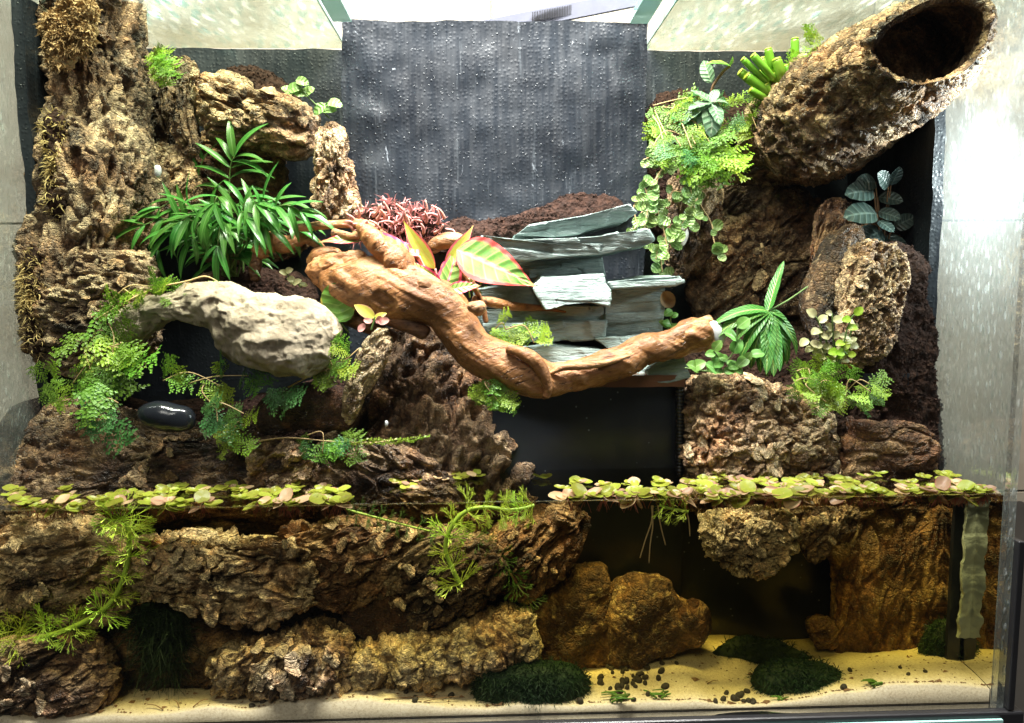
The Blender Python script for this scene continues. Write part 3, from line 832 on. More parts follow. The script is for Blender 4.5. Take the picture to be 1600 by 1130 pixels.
# lids and the brace on them
zl = ZT + .002
xa = P(537, 84, YB).x; xb = P(1010, 83, YB).x
o = empty("lid_pane", (-.2, .1, zl), "fogged glass lid over the left of the tank, wet with droplets", "glass lid")
box("pane", XL, xa, .0, YB + .012, zl, zl + .004, M['fog_lid'], o)
box("cut_edge", xa - .0001, xa + .0012, .0, YB + .012, zl, zl + .004, M['glass_edge'], o)
o = empty("lid_pane", (.2, .1, zl), "fogged glass lid over the right of the tank, above the succulent", "glass lid")
box("pane", xb, XR, .0, YB + .012, zl, zl + .004, M['fog_lid'], o)
box("cut_edge", xb - .0012, xb + .0001, .0, YB + .012, zl, zl + .004, M['glass_edge'], o)
xq = P(550, 46, .178).x
o = box("glass_brace", xq - .018, xq, .0, .178, ZT - .0068, ZT + .0015, M['glass_edge'], None, .0008)
meta(o, "thick glass bar ending beside the top left of the black box", "glass bar")
xq = P(984, 48, .178).x
o = box("glass_brace", xq, xq + .018, .0, .178, ZT - .0068, ZT + .0015, M['glass_edge'], None, .0008)
meta(o, "thick glass bar ending beside the top right of the black box", "glass bar")

# tweezers lying across the top
e = empty("tweezers", P(820, 32, .20), "long steel tweezers lying across the top of the black box", "tweezers")
def bar(pts, w, h):
    co = []
    for p, k in pts:
        p = np.array(p)
        for a, b in ((-1, -1), (1, -1), (1, 1), (-1, 1)):
            co.append(p + np.array([0, a * w * k * .5, b * h * k * .5]))
    f = []
    n = len(pts)
    for i in range(n - 1):
        for s in range(4):
            f.append((i * 4 + s, i * 4 + (s + 1) % 4, i * 4 + 4 + (s + 1) % 4, i * 4 + 4 + s))
    f += [(3, 2, 1, 0), tuple(range((n - 1) * 4, n * 4))]
    return co, f
for dy in (0, 9):
    co, f = bar([(P(640, 58 + dy * .3, .205), .35), (P(790, 32 + dy, .20), .9), (P(890, 14 + dy, .195), 1.15), (P(1030, -10 + dy * .6, .18), 1.1)], .004, .0085)
    mk("arm", co, f, M['steel'], e, smooth=False)
for k in range(26):
    x = 832 + k * 2.6
    p = P(x, 25 - (x - 832) * .185 + 2, .1935)
    co, f = box_co(p.x - .0004, p.x + .0004, p.y - .0012, p.y + .0006, p.z - .0046, p.z + .0046)
    mk("grip_ridge", co, f, M['black_trim'], e, smooth=False)

# ------------------------------------------------------------------ soil
def crumbs(name, key, n, s0, s1, parent, ytop=None):
    c, nn = SURF[key]; B = Bag()
    for _ in range(n):
        i = R.randrange(len(c))
        if nn[i][1] > .25: continue
        p = c[i] + nn[i] * s0 * .3
        s = R.uniform(s0, s1)
        v = np.array([[1, 0, -.4], [-.6, .8, -.4], [-.6, -.8, -.4], [0, 0, .9]]) * s
        rot = np.array(Euler((R.uniform(0, 6), R.uniform(0, 6), R.uniform(0, 6))).to_matrix())
        B.add(v @ rot.T * np.array([1, 1, R.uniform(.5, 1.2)]) + p, [(0, 1, 3), (1, 2, 3), (2, 0, 3), (0, 2, 1)])
    o = B.obj(name, M['soil'], parent, smooth=False); meta(o, kind="stuff")
def soil(label, outline, Y, tf, tb, lean=0.6, amp=.006, n=900):
    SEED[0] += 3; key = "soil%d" % SEED[0]
    e = empty("soil_heap", P(sum(a for a, b in outline) / len(outline), max(b for a, b in outline), Y), label, "soil")
    pillow("soil_mass", outline, Y, tf, tb, M['soil'], h_soil, .016, amp, 0, 1.0, 170, 80, .8, lean, e, key)
    crumbs("soil_crumbs", key, n, .0008, .0022, e)
    return e
soil("dark soil bank on the left behind the arched stone and corks", [(20, 640), (200, 630), (420, 620), (540, 560), (700, 520), (790, 560), (800, 700), (780, 790), (20, 790)], .205, .022, .03, .0, .006, 500)
soil("dark soil pocket at the foot of the young palm", [(300, 440), (360, 424), (440, 424), (490, 450), (480, 480), (380, 478), (310, 470)], .185, .014, .02, .2, .005, 300)
soil("reddish brown soil on top of the cork log at the upper left", [(312, 122), (340, 98), (380, 96), (425, 118), (458, 140), (450, 170), (330, 160)], .235, .02, .02)
soil("dark soil strip between the black box and the slate steps", [(640, 372), (690, 350), (760, 340), (860, 318), (905, 290), (945, 282), (982, 300), (985, 335), (900, 350), (780, 378), (690, 395)], .172, .018, .01)
soil("soil behind the silver-leaved rosette under the right lid", [(1035, 138), (1075, 128), (1110, 130), (1170, 150), (1200, 180), (1180, 215), (1060, 225), (1015, 190)], .235, .02, .02)
soil("dark soil wall on the right, loose against the fogged pane", [(1375, 385), (1440, 398), (1452, 470), (1466, 530), (1462, 600), (1472, 640), (1464, 700), (1468, 790), (1330, 790), (1322, 650), (1345, 540), (1380, 470)], .100, .014, .05, .02, .007, 1700)
soil("dark soil behind the pleated palm-like plant on the right bank", [(1060, 560), (1150, 520), (1260, 520), (1330, 560), (1340, 640), (1330, 790), (1090, 790), (1062, 640)], .16, .03, .04, .1)
soil("dark rooty soil pocket beside the slate under the trailing round leaves", [(955, 415), (1010, 395), (1050, 360), (1070, 300), (1020, 255), (985, 300), (970, 350)], .21, .02, .02, .1)

# ------------------------------------------------------------------ cork bark
def bark(label, outline, Y, tf, tb, mat='bark', hf=h_bark, size=.02, amp=.007, ang=0, st=2.0, N=270, Mr=120, e=.78, lean=0.0, name="cork_bark", cat="cork bark", key=None, group=None):
    o = pillow(name, outline, Y, tf, tb, M[mat], hf, size, amp, ang, st, N, Mr, e, lean, None, label)
    return meta(o, label, cat, group)
FLK = {}
def flake_mesh(mat, k):
    if (mat, k) not in FLK:
        r = random.Random(k * 7 + 1); n = 26; co = []; ph = [r.uniform(0, 6.28) for _ in range(5)]
        rr = [(.5 + .11 * math.sin(2 * a + ph[0]) + .05 * math.sin(3 * a + ph[1]) + .03 * math.sin(5 * a + ph[2]) + .025 * math.sin(9 * a + ph[3])) for a in [6.283 * i / n for i in range(n)]]
        for lay, (s, z) in enumerate(((.0, .07), (.45, .085), (.85, .05), (1.0, .0), (.8, -.05))):
            for i in range(n):
                a = 6.283 * i / n; q = rr[i] * s
                co.append((q * math.cos(a), q * math.sin(a), z + .10 * math.sin(3.1 * q * math.cos(a) * 4 + ph[4]) * q + .35 * q * q * math.sin(a * 2 + ph[0])))
        f = [(l * n + i, l * n + (i + 1) % n, (l + 1) * n + (i + 1) % n, (l + 1) * n + i) for l in range(4) for i in range(n)]
        me = mesh_np("flake", co, f); me.materials.append(M['flake_' + mat]); set_tone(me, np.full(len(co), .45 + .08 * k)); FLK[(mat, k)] = me
    return FLK[(mat, k)]
def flakes(o, n, spx, Y, mat='bark_pale', seed=0):
    """loose pale flakes standing off the bark's face, each a piece of its own"""
    r = random.Random(seed + n); c, nn = SURF[o['label']]
    idx = [i for i in r.sample(range(len(c)), min(len(c), n * 60)) if nn[i][1] < -.25][:n * 8]
    done = 0
    clus = [idx[k] for k in range(0, min(len(idx), max(3, n // 5)))]
    for i in idx:
        if done >= n: break
        if min(np.linalg.norm(c[i] - c[j]) for j in clus) > .022: continue
        d = Vector(nn[i]) + Vector((r.uniform(-.4, .4), r.uniform(-.3, .3), r.uniform(-.2, .6)))
        s = r.uniform(*spx) * mpp(Y)
        a = r.uniform(0, 6.28); t = Vector((math.cos(a), 0, math.sin(a))); t = t - d.normalized() * t.dot(d.normalized())
        inst(flake_mesh(mat, r.randrange(7)), "flake", o, look(Vector(c[i]) + d.normalized() * s * .04, t, d, s * r.uniform(.6, 1.3), s, s))
        done += 1
    return o
path, rad = pxpath([(152, -40, .165, 66), (150, 60, .165, 70), (160, 160, .165, 72), (160, 260, .16, 82), (148, 350, .155, 86), (140, 440, .15, 88), (140, 580, .15, 92)])
o = tube("upright_cork", path, rad, M['bark_ring'], h_bark, .019, .0115, 82, 2.0, 300, 380)
meta(o, "tall upright cork trunk with ridged rings at the upper left", "cork bark")
flakes(bark("shaggy cork slab at the far left below the tall trunk", [(48, 400), (110, 388), (180, 392), (238, 400), (252, 470), (235, 560), (120, 590), (60, 565), (44, 480)], .115, .02, .03, 'bark_ring', h_trunk, .012, .007, 0, 1.6), 20, (10, 22), 0.115, 'bark_tan', 188)
bark("thin curled cork strip right of the tall ridged trunk", [(258, 92), (292, 88), (313, 112), (306, 170), (312, 232), (288, 242), (264, 205), (268, 150), (250, 120)], .185, .012, .012, 'bark', h_bark, .013, .005, 80)
bark("short tan cork piece under the curled strip, above the palm", [(226, 232), (262, 225), (302, 240), (312, 300), (300, 345), (240, 345), (226, 290)], .19, .014, .014, 'bark_tan', h_bark, .012, .005, 60)
bark("dark gap-filling cork between the tall trunk and curled strip", [(222, 100), (262, 96), (275, 160), (270, 240), (230, 240)], .215, .012, .014, 'bark_dark', h_bark, .014, .006, 80)
flakes(bark("horizontal flaky cork log under the reddish soil", [(306, 130), (350, 118), (410, 140), (455, 152), (494, 180), (496, 225), (470, 246), (430, 240), (380, 232), (330, 216), (304, 180)], .20, .03, .03, 'bark_tan', h_bark, .018, .008, -14, 2.8), 24, (12, 28), 0.2, 'bark_tan', 192)
bark("brown cork wall behind the upright palm frond", [(308, 215), (400, 225), (450, 255), (445, 300), (480, 340), (470, 400), (310, 400)], .245, .012, .01, 'bark_red', h_bark, .016, .006, 0)
flakes(bark("upright cork strip against the left edge of the black box", [(494, 200), (520, 186), (540, 205), (546, 250), (555, 300), (566, 345), (500, 352), (485, 300), (492, 240)], .172, .014, .012, 'bark_tan', h_bark, .012, .005, 88), 12, (8, 18), 0.172, 'bark_tan', 194)
flakes(bark("low dark cork along the water at the lower left", [(2, 700), (30, 652), (80, 628), (150, 648), (235, 672), (330, 672), (400, 690), (425, 730), (418, 800), (-10, 808)], .072, .02, .05, 'bark_dark', h_bark, .014, .007, 8, 2.2, 300, 120, .75, .35), 24, (12, 26), 0.072, 'bark', 195)
flakes(bark("big furrowed cork hump in the centre above the waterline", [(545, 570), (585, 528), (640, 512), (700, 532), (742, 575), (782, 632), (812, 695), (836, 770), (820, 812), (470, 812), (455, 740), (510, 690), (545, 640)], .092, .03, .05, 'bark', h_bark, .028, .017, 58, 2.4, 360, 165, .8, .42, key='hump'), 26, (12, 26), 0.098, 'bark', 196)
bark("pale split cork edge on the left of the central hump", [(566, 540), (596, 512), (612, 532), (600, 572), (568, 625), (548, 662), (532, 645), (545, 595)], .072, .010, .012, 'bark_pale', h_bark, .012, .004, 58, 2.6)
bark("smooth rolled cork piece below the arched stone", [(398, 655), (425, 615), (480, 600), (535, 605), (558, 640), (548, 668), (480, 672), (420, 682)], .085, .02, .02, 'bark_red', h_smooth, .014, .005, 10, 2.2)
flakes(bark("small knobbly cork lump at the water below the rolled piece", [(384, 730), (398, 690), (440, 680), (486, 702), (505, 745), (490, 808), (388, 808)], .072, .016, .02, 'bark', h_bark, .012, .006, 30), 14, (10, 22), 0.072, 'bark_tan', 199)
bark("low dark cork plates at the water under the central hump", [(478, 720), (540, 690), (620, 695), (700, 735), (715, 808), (480, 808)], .076, .014, .02, 'bark_dark', h_bark, .015, .007, -25)
# right side
path, rad = pxpath([(1140, 300, .24, 20), (1195, 245, .228, 66), (1255, 202, .198, 98), (1325, 155, .155, 110), (1395, 110, .105, 106), (1438, 82, .062, 97), (1455, 66, .032, 88)])
def hollow_log(path, rad, N=220):
    """outer wall, ragged lip, then the inner wall running back into the dark"""
    SEED[0] += 5; s = SEED[0]
    n1, n2, n3 = 200, 14, 60
    c = spline(path, n1); r = spline(np.array(rad)[:, None], n1)[:, 0]
    r[:14] *= np.sqrt(np.linspace(.02, 1, 14))
    cin = c[::-1][:n3]; rin = r[::-1][:n3] * np.linspace(.80, .70, n3)
    clip = np.repeat(c[-1:], n2, 0); rl = r[-1] * np.linspace(1, .80, n2)
    C = np.vstack([c, clip, cin]); Rr = np.concatenate([r, rl, rin])
    t = np.gradient(c, axis=0); t /= np.linalg.norm(t, axis=1, keepdims=True)
    T = np.vstack([t, np.repeat(t[-1:], n2, 0), t[::-1][:n3]])
    u = np.cross(T[0], [0.1, .3, 1]); U = []
    for k in range(len(C)):
        u = u - T[k] * (u @ T[k]); u /= np.linalg.norm(u); U.append(u)
    U = np.array(U); V = np.cross(T, U)
    a = np.linspace(0, 2 * math.pi, N, endpoint=False)
    # the ring of the mouth is an uneven oval, cut at a slant so that the hole faces the viewer
    ecc = 1 + .10 * np.sin(2 * a + .4) + .05 * np.sin(3 * a + 2)
    co = C[:, None, :] + (Rr[:, None] * ecc[None, :])[:, :, None] * (np.cos(a)[None, :, None] * U[:, None, :] + np.sin(a)[None, :, None] * V[:, None, :])
    Mr = len(C)
    out = co - C[:, None, :]; out /= np.linalg.norm(out, axis=2, keepdims=True)
    # slant: move rings along the axis by an amount that grows towards the mouth
    gr = np.concatenate([np.linspace(0, 1, n1) ** 3, np.ones(n2), np.linspace(1, 0, n3)])
    slant = (out @ np.array([0.55, -.78, -.25]))
    co = co - T[:, None, :] * (gr[:, None] * slant * rad[-1] * .08)[:, :, None]
    jag = fbm(np.stack([np.cos(a) * 3, np.sin(a) * 3, a * 0], 1), 3, s) * .006
    co = co + T[:, None, :] * (gr[:, None] ** 3 * jag[None, :])[:, :, None]
    zz = C[:, None, 2] + (co[:, :, 2] - C[:, None, 2]) * (1 - .20 * gr[:, None]); co[:, :, 2] = zz
    sg = np.concatenate([np.ones(n1), np.linspace(1, -1, n2), -np.ones(n3)])
    flat = co.reshape(-1, 3)
    h = h_bark(grain(flat, 33, 0, 1.8) / .016, s).reshape(Mr, N)
    am = np.concatenate([np.full(n1, .0085), np.linspace(.0085, .003, n2), np.full(n3, .0025)])
    co = co + out * (sg * am)[:, None, None] * h[:, :, None]
    # soften the lip: rings of the lip also bulge along the axis
    lip = np.concatenate([np.zeros(n1), np.sin(np.linspace(0, math.pi, n2)), np.zeros(n3)])
    co = co + T[:, None, :] * (lip * .006)[:, None, None]
    i = np.arange(Mr - 1)[:, None] * N; j = np.arange(N)[None, :]; j2 = (j + 1) % N
    q = np.stack([i + j, i + N + j, i + N + j2, i + j2], 2).reshape(-1, 4)
    co = co.reshape(-1, 3)
    k = np.arange(N)
    f = [tuple(x) for x in q] + [tuple(int(x) for x in ((Mr - 1) * N + k))]
    return co, f, TONE[0]
co, f, tone = hollow_log([np.array(p) for p in path], rad)
o = mk("hollow_log", co, f, M['bark']); set_tone(o.data, tone)
meta(o, "hollow cork log leaning up to the right, its round mouth open", "cork log")
flakes(bark("dark cork wall below the hollow log on the right", [(1075, 340), (1130, 290), (1215, 280), (1290, 320), (1325, 400), (1320, 500), (1200, 530), (1100, 520), (1065, 430)], .215, .014, .03, 'bark_dark', h_bark, .018, .008, 40), 20, (12, 28), 0.225, 'bark', 248)
bark("small cork knob under the trailing round leaves", [(1045, 275), (1085, 250), (1118, 272), (1128, 320), (1115, 380), (1090, 425), (1050, 432), (1035, 360)], .195, .016, .016, 'bark', h_bark, .013, .006, 70)
flakes(bark("upright orange-tan cork at the right with soil beside it", [(1318, 425), (1340, 380), (1400, 382), (1420, 430), (1410, 490), (1384, 550), (1342, 580), (1312, 560), (1312, 490)], .088, .014, .02, 'bark_tan', h_bark, .0095, .0055, 75, 1.5), 26, (8, 18), 0.115, 'bark_tan', 250)
bark("grey-pink cork edge behind the orange-tan cork at the right", [(1285, 400), (1310, 360), (1345, 350), (1350, 420), (1338, 500), (1320, 560), (1282, 555), (1262, 490), (1268, 440)], .118, .016, .03, 'bark', h_smooth, .016, .007, 80)
flakes(bark("flaky pale cork hump at the water right of the dark panel", [(1074, 640), (1088, 600), (1130, 580), (1190, 588), (1245, 610), (1290, 645), (1312, 690), (1316, 760), (1300, 805), (1085, 805), (1068, 730)], .085, .026, .05, 'bark_tan', h_bark, .0125, .0080, 20, 1.4, 320, 140, .8, .12), 50, (12, 28), 0.085, 'bark_pale', 252)
bark("square brown cork block at the water below the soil wall", [(1318, 672), (1345, 655), (1400, 655), (1452, 668), (1462, 730), (1458, 800), (1318, 800)], .088, .012, .02, 'bark_red', h_ring, .016, .005, 0, 1.8, e=.5)
# under water
flakes(bark("pitted dark cork under water at the far left", [(-30, 820), (60, 812), (150, 822), (205, 850), (212, 900), (190, 965), (120, 985), (40, 965), (-30, 965)], .035, .02, .03, 'bark_sub', h_bark, .016, .009, 12), 22, (12, 26), 0.035, 'bark_pale', 255)
flakes(bark("rough pale-edged cork under water beneath the floating rosettes", [(205, 845), (270, 828), (350, 832), (430, 836), (495, 850), (505, 905), (470, 950), (390, 985), (310, 955), (240, 940), (190, 905)], .030, .02, .03, 'bark_sub', h_bark, .017, .010, -12), 36, (12, 32), 0.03, 'bark_pale', 256)
flakes(bark("brown cork under water left of the feathery water plant", [(440, 822), (520, 806), (600, 808), (660, 832), (650, 890), (600, 930), (540, 960), (470, 930), (430, 880)], .040, .02, .03, 'bark_red', h_bark, .022, .010, 25), 18, (12, 28), 0.04, 'bark_tan', 257)
flakes(bark("flaky dark cork under water behind the feathery water plant", [(590, 850), (660, 820), (740, 840), (790, 880), (780, 930), (720, 965), (650, 985), (600, 950), (570, 900)], .045, .02, .03, 'bark_dark', h_bark, .016, .009, 35), 26, (10, 24), 0.045, 'bark_pale', 258)
bark("smooth dark bark plate under water above the sunken log", [(535, 890), (600, 900), (645, 935), (640, 985), (600, 1010), (550, 985), (520, 940)], .036, .005, .02, 'bark_red', h_smooth, .02, .004, 60)
flakes(bark("slanting dark cork plank under water beside the open black area", [(770, 830), (830, 800), (900, 792), (925, 805), (908, 850), (872, 905), (820, 936), (770, 930), (745, 880)], .06, .016, .03, 'bark_red', h_bark, .020, .007, 50), 8, (10, 22), 0.06, 'bark_tan', 260)
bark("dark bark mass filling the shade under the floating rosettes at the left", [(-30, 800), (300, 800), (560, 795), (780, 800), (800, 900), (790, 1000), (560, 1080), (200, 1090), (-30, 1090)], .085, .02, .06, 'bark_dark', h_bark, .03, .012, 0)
path, rad = pxpath([(545, 1038, .035, 44), (620, 1034, .035, 47), (700, 1020, .037, 50), (780, 1004, .04, 52), (842, 990, .046, 46)])
o = tube("sunken_log", path, rad, M['bark_pale'], lambda q, s: h_ring(q[:, [2, 1, 0]], s), .014, .0065, 0, 1.0, 220, 220)
meta(o, "pale sunken cork log lying on the sand under water", "cork log")
flakes(bark("ragged yellowish cork lying on the sand left of the sunken log", [(318, 1040), (370, 1005), (440, 992), (500, 985), (545, 1000), (550, 1060), (500, 1085), (400, 1092), (330, 1088)], .022, .018, .03, 'bark_sub', h_bark, .015, .009, 65), 34, (12, 30), 0.022, 'bark_pale', 265)
flakes(bark("dark cork lying on the sand at the lower left corner", [(-30, 1012), (50, 990), (120, 992), (170, 1025), (188, 1070), (160, 1108), (80, 1112), (-30, 1105)], .018, .016, .03, 'bark', h_bark, .017, .009, 20), 18, (12, 26), 0.018, 'bark_pale', 266)
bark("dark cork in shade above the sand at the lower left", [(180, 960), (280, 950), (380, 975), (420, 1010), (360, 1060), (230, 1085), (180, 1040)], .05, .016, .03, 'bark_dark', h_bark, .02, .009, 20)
flakes(bark("pale flaky cork hanging under water below the pale hump", [(1102, 812), (1150, 796), (1215, 796), (1244, 815), (1240, 862), (1205, 890), (1160, 898), (1118, 878), (1098, 845)], .045, .018, .03, 'bark_pale', h_bark, .0095, .0065, 30, 1.4), 34, (12, 26), 0.045, 'bark_pale', 268)
flakes(bark("small drooping bark tip under water beside the pale hanging cork", [(1230, 800), (1300, 790), (1345, 795), (1335, 830), (1300, 850), (1275, 882), (1252, 860), (1240, 830)], .055, .014, .02, 'bark', h_bark, .012, .006, 60), 10, (10, 20), 0.055, 'bark_tan', 269)
bark("broad smooth brown cork slab under water at the right", [(1308, 800), (1400, 792), (1492, 796), (1496, 870), (1480, 940), (1462, 1000), (1440, 1044), (1370, 1048), (1306, 1044), (1302, 920)], .085, .014, .02, 'bark_red', h_ring, .020, .005, 80, 1.8, 300, 130, .6)
bark("small bark knob under water beside the smooth brown slab", [(1262, 968), (1300, 965), (1306, 990), (1300, 1012), (1270, 1005)], .08, .010, .01, 'bark_red', h_bark, .012, .004, 30, N=100, Mr=50)

# stones under water
o = bark("brown knobbly stone under water at the end of the sunken log", [(822, 965), (850, 930), (892, 892), (940, 888), (954, 925), (962, 975), (968, 1015), (935, 1036), (860, 1038), (826, 1010)], .075, .022, .03, 'dragon', h_dragon, .017, .010, 40, 1.2, name="brown_stone", cat="stone")
o = bark("ochre pitted stone standing on the sand under water", [(952, 940), (985, 908), (1035, 912), (1062, 942), (1094, 950), (1102, 985), (1072, 1008), (1025, 1018), (985, 1038), (950, 1032), (945, 985)], .065, .024, .03, 'dragon', h_dragon, .014, .009, 20, 1.2, name="ochre_stone", cat="stone")
# arched limestone: a bent body, thick on the right
def arch(name, spine, mat, label):
    path, rad = pxpath(spine)
    o = tube(name, path, rad, M[mat], h_rock, .019, .0075, 0, 1.2, 260, 300, 1.0)
    return meta(o, label, "stone")
arch("arched_stone", [(196, 532, .095, 18), (214, 505, .09, 22), (262, 482, .085, 25), (330, 476, .08, 28), (388, 506, .076, 50), (430, 524, .072, 60), (478, 540, .072, 58), (520, 562, .078, 38)], 'limestone', "pale arched limestone with a dark cave beneath, left of centre")
pillow_o = pillow("black_pebble", [(214, 648), (222, 634), (248, 628), (276, 634), (296, 640), (306, 656), (298, 672), (258, 676), (228, 668)], .056, .012, .016, M['black_pebble'], h_none, .016, .004, 0, 1, 70, 40, .95)
meta(pillow_o, "shiny wet black pebble on the low dark cork", "pebble")
o = pillow("white_pebble", [(1108, 505), (1122, 503), (1132, 518), (1130, 536), (1118, 545), (1108, 530)], .075, .008, .008, M['white_pebble'], h_none, .02, .001, 0, 1, 50, 30, .95)
meta(o, "grey white pebble behind the cut end of the driftwood", "pebble")
o = pillow("pale_pebble", [(1058, 362), (1070, 354), (1076, 366), (1068, 384), (1056, 382), (1052, 372)], .172, .006, .006, M['quartz'], h_none, .02, .001, 0, 1, 50, 30, .95)
meta(o, "cream pebble held under the trailing round leaves", "pebble")
o = pillow("quartz_stone", [(566, 410), (582, 402), (602, 406), (606, 420), (590, 428), (570, 422)], .115, .006, .006, M['quartz'], h_rock, .01, .002, 0, 1, 50, 30, .9)
meta(o, "white quartz stone tucked behind the driftwood burl", "stone")

# slate steps
def slab(name, outline, Y, tf, tb, mat, hf, size, amp, lean):
    SEED[0] += 17
    co, q, tri = slab_co(outline, Y, tf, tb, 200, lean, 28, 18)
    return finish(name, co, q, tri, mat, hf, size, amp, 0, 1.6, None, SEED[0])[0]
def slate(label, outline, Y, tf, tb, lean=0.0, amp=.0042, e=.30, size=.020):
    return meta(slab("slate_slab", outline, Y, tf, tb, M['slate'], h_slate, size, amp, lean), label, "slate", "slate slabs of the steps")
slate("topmost pale slate slab below the soil strip", [(800, 372), (820, 356), (905, 342), (972, 326), (984, 338), (968, 352), (946, 356), (900, 370), (860, 374)], .142, .03, .03, -.3)
slate("long second slate slab with the pointed right end", [(748, 382), (752, 371), (800, 378), (868, 376), (930, 372), (1002, 361), (1012, 378), (1004, 386), (968, 392), (934, 400), (880, 402), (800, 410), (768, 404)], .128, .026, .05, -.2)
slate("shaded slate block below the long second slab", [(790, 410), (938, 402), (944, 432), (838, 440), (792, 436)], .158, .012, .03)
slate("bright square slate block in the middle of the steps", [(830, 446), (846, 434), (940, 428), (942, 442), (948, 452), (946, 477), (918, 472), (878, 476), (850, 484), (842, 470)], .112, .022, .03, .25)
slate("dark flat slate at the left of the steps behind a thin root", [(742, 452), (838, 440), (848, 466), (842, 476), (738, 482)], .150, .012, .03)
slate("dark slate layer under the bright square block", [(745, 484), (850, 480), (940, 478), (944, 500), (748, 506)], .138, .012, .04)
slate("broad dark slate low at the left of the steps", [(756, 506), (944, 500), (940, 528), (850, 532), (762, 524)], .130, .014, .04)
slate("thin pale slate ledge at the right of the steps", [(944, 440), (1000, 434), (1052, 432), (1058, 440), (1044, 446), (950, 450)], .126, .024, .04)
slate("upright dark slate face under the thin pale ledge", [(942, 450), (1034, 446), (1038, 470), (1032, 500), (1030, 522), (942, 528)], .136, .012, .04)
slate("wet slate sill low on the steps above the driftwood", [(926, 528), (990, 520), (1030, 520), (1034, 540), (986, 552), (950, 546)], .122, .022, .04, .3)
slate("lowest slate slab just behind the driftwood bend", [(770, 552), (850, 540), (930, 546), (1000, 556), (1042, 560), (1044, 584), (880, 592), (790, 586)], .114, .02, .04, .3)
slate("jagged slate chip beside the shelf under the driftwood tip", [(1008, 578), (1034, 556), (1050, 562), (1064, 558), (1076, 588), (1040, 597), (1012, 594)], .094, .008, .01, 0, .002)

bark("dark reddish cork wall between the leaning log and the soil at the right", [(1275, 330), (1330, 310), (1400, 370), (1440, 420), (1448, 500), (1380, 560), (1300, 560), (1270, 480)], .150, .012, .03, 'bark_red', h_bark, .016, .008, 80)

soil("dark soil filling the gap between the pale cork hump and the brown block", [(1270, 640), (1300, 575), (1345, 565), (1372, 600), (1362, 660), (1345, 800), (1290, 800)], .100, .012, .03, .02, .006, 700)
# ------------------------------------------------------------------ driftwood
dw = empty("driftwood", P(860, 625, .07), "orange-brown driftwood branch bending across the middle of the tank", "driftwood")
def wood(name, pts, mat='wood', hf=h_wood, size=.014, amp=.0035, ang=0, N=90, Mr=160, oval=1.0, st=2.2):
    p, r = pxpath(pts)
    return tube(name, p, r, M[mat], hf, size, amp, ang, st, N, Mr, oval, dw)
wood("trunk", [(505, 448, .10, 26), (545, 442, .095, 37), (590, 450, .09, 43), (640, 460, .085, 43), (688, 478, .08, 36), (716, 515, .075, 30), (745, 550, .07, 30), (795, 574, .066, 34), (838, 590, .064, 33), (876, 592, .065, 25), (925, 580, .069, 25), (980, 562, .074, 26), (1030, 541, .078, 23), (1075, 528, .08, 25), (1104, 521, .08, 25), (1112, 518, .08, 22)], 'wood', h_wood, .014, .0046, -30, 140, 420)
wood("root", [(858, 585, .052, 3), (880, 575, .050, 6), (915, 572, .052, 7), (950, 566, .056, 5), (985, 556, .060, 2)], 'wood_pale', h_wood, .010, .0015, 15, 40, 80)
wood("burl", [(492, 440, .105, 22), (512, 428, .103, 30), (540, 420, .10, 26), (575, 418, .098, 18)], 'wood', h_burl, .010, .006, 0, 130, 110)
wood("stub", [(1102, 515, .08, 14), (1110, 530, .078, 17), (1118, 550, .076, 14)], 'wood_pale', h_burl, .008, .002, 60, 60, 50)
wood("stub", [(1090, 510, .08, 12), (1108, 502, .08, 10), (1114, 500, .08, 8)], 'wood_pale', h_wood, .010, .001, 20, 50, 40)
wood("root", [(790, 545, .050, 7), (815, 552, .046, 9), (838, 566, .044, 10), (851, 590, .045, 9), (856, 608, .046, 7), (852, 622, .046, 5)], 'wood', h_wood, .010, .0018, -50, 60, 90)
wood("root", [(636, 440, .085, 20), (622, 412, .085, 24), (606, 396, .085, 20), (582, 372, .085, 14), (566, 358, .088, 10), (560, 352, .09, 6)], 'wood', h_burl, .012, .004, 60, 90, 110)
wood("root", [(600, 392, .09, 11), (592, 374, .09, 9), (575, 364, .092, 9), (548, 370, .10, 6), (520, 362, .11, 6)], 'wood_pale', h_wood, .008, .002, 0, 50, 80)
wood("root", [(460, 356, .12, 6), (500, 352, .12, 8), (530, 350, .12, 7), (575, 352, .115, 7), (606, 372, .11, 6)], 'wood_pale', h_wood, .008, .002, 0, 50, 80)
wood("root", [(672, 392, .12, 9), (688, 380, .115, 13), (712, 376, .115, 12), (735, 384, .12, 8), (770, 400, .13, 6), (782, 440, .13, 5)], 'wood_pale', h_wood, .010, .002, 0, 60, 90)
wood("root", [(650, 455, .075, 10), (662, 446, .07, 12), (676, 452, .068, 9), (690, 462, .07, 5)], 'wood', h_burl, .008, .003, 0, 60, 60)
wood("root", [(738, 468, .10, 7), (775, 474, .11, 7), (810, 480, .12, 6), (850, 482, .125, 4), (885, 488, .125, 2)], 'wood', h_wood, .010, .0015, 0, 40, 80)
wood("root", [(710, 405, .11, 6), (722, 425, .10, 6), (738, 445, .095, 5), (752, 470, .1, 4), (760, 505, .1, 4)], 'wood', h_wood, .010, .0015, 60, 40, 80)
wood("root", [(560, 470, .095, 10), (600, 490, .085, 14), (640, 505, .08, 14), (668, 525, .08, 11)], 'wood_dark', h_wood, .014, .003, -25, 70, 90)
wood("root", [(505, 470, .105, 10), (540, 490, .10, 14), (580, 510, .095, 12), (620, 530, .1, 8)], 'wood_dark', h_wood, .014, .003, -25, 60, 80)
wood("knot", [(730, 478, .056, 6), (748, 482, .056, 11), (758, 486, .056, 6)], 'wood_pale', h_burl, .008, .003, 20, 60, 50)
e = empty("root_wood", P(430, 420, .14), "reddish root wood pieces left of the driftwood burl", "driftwood")
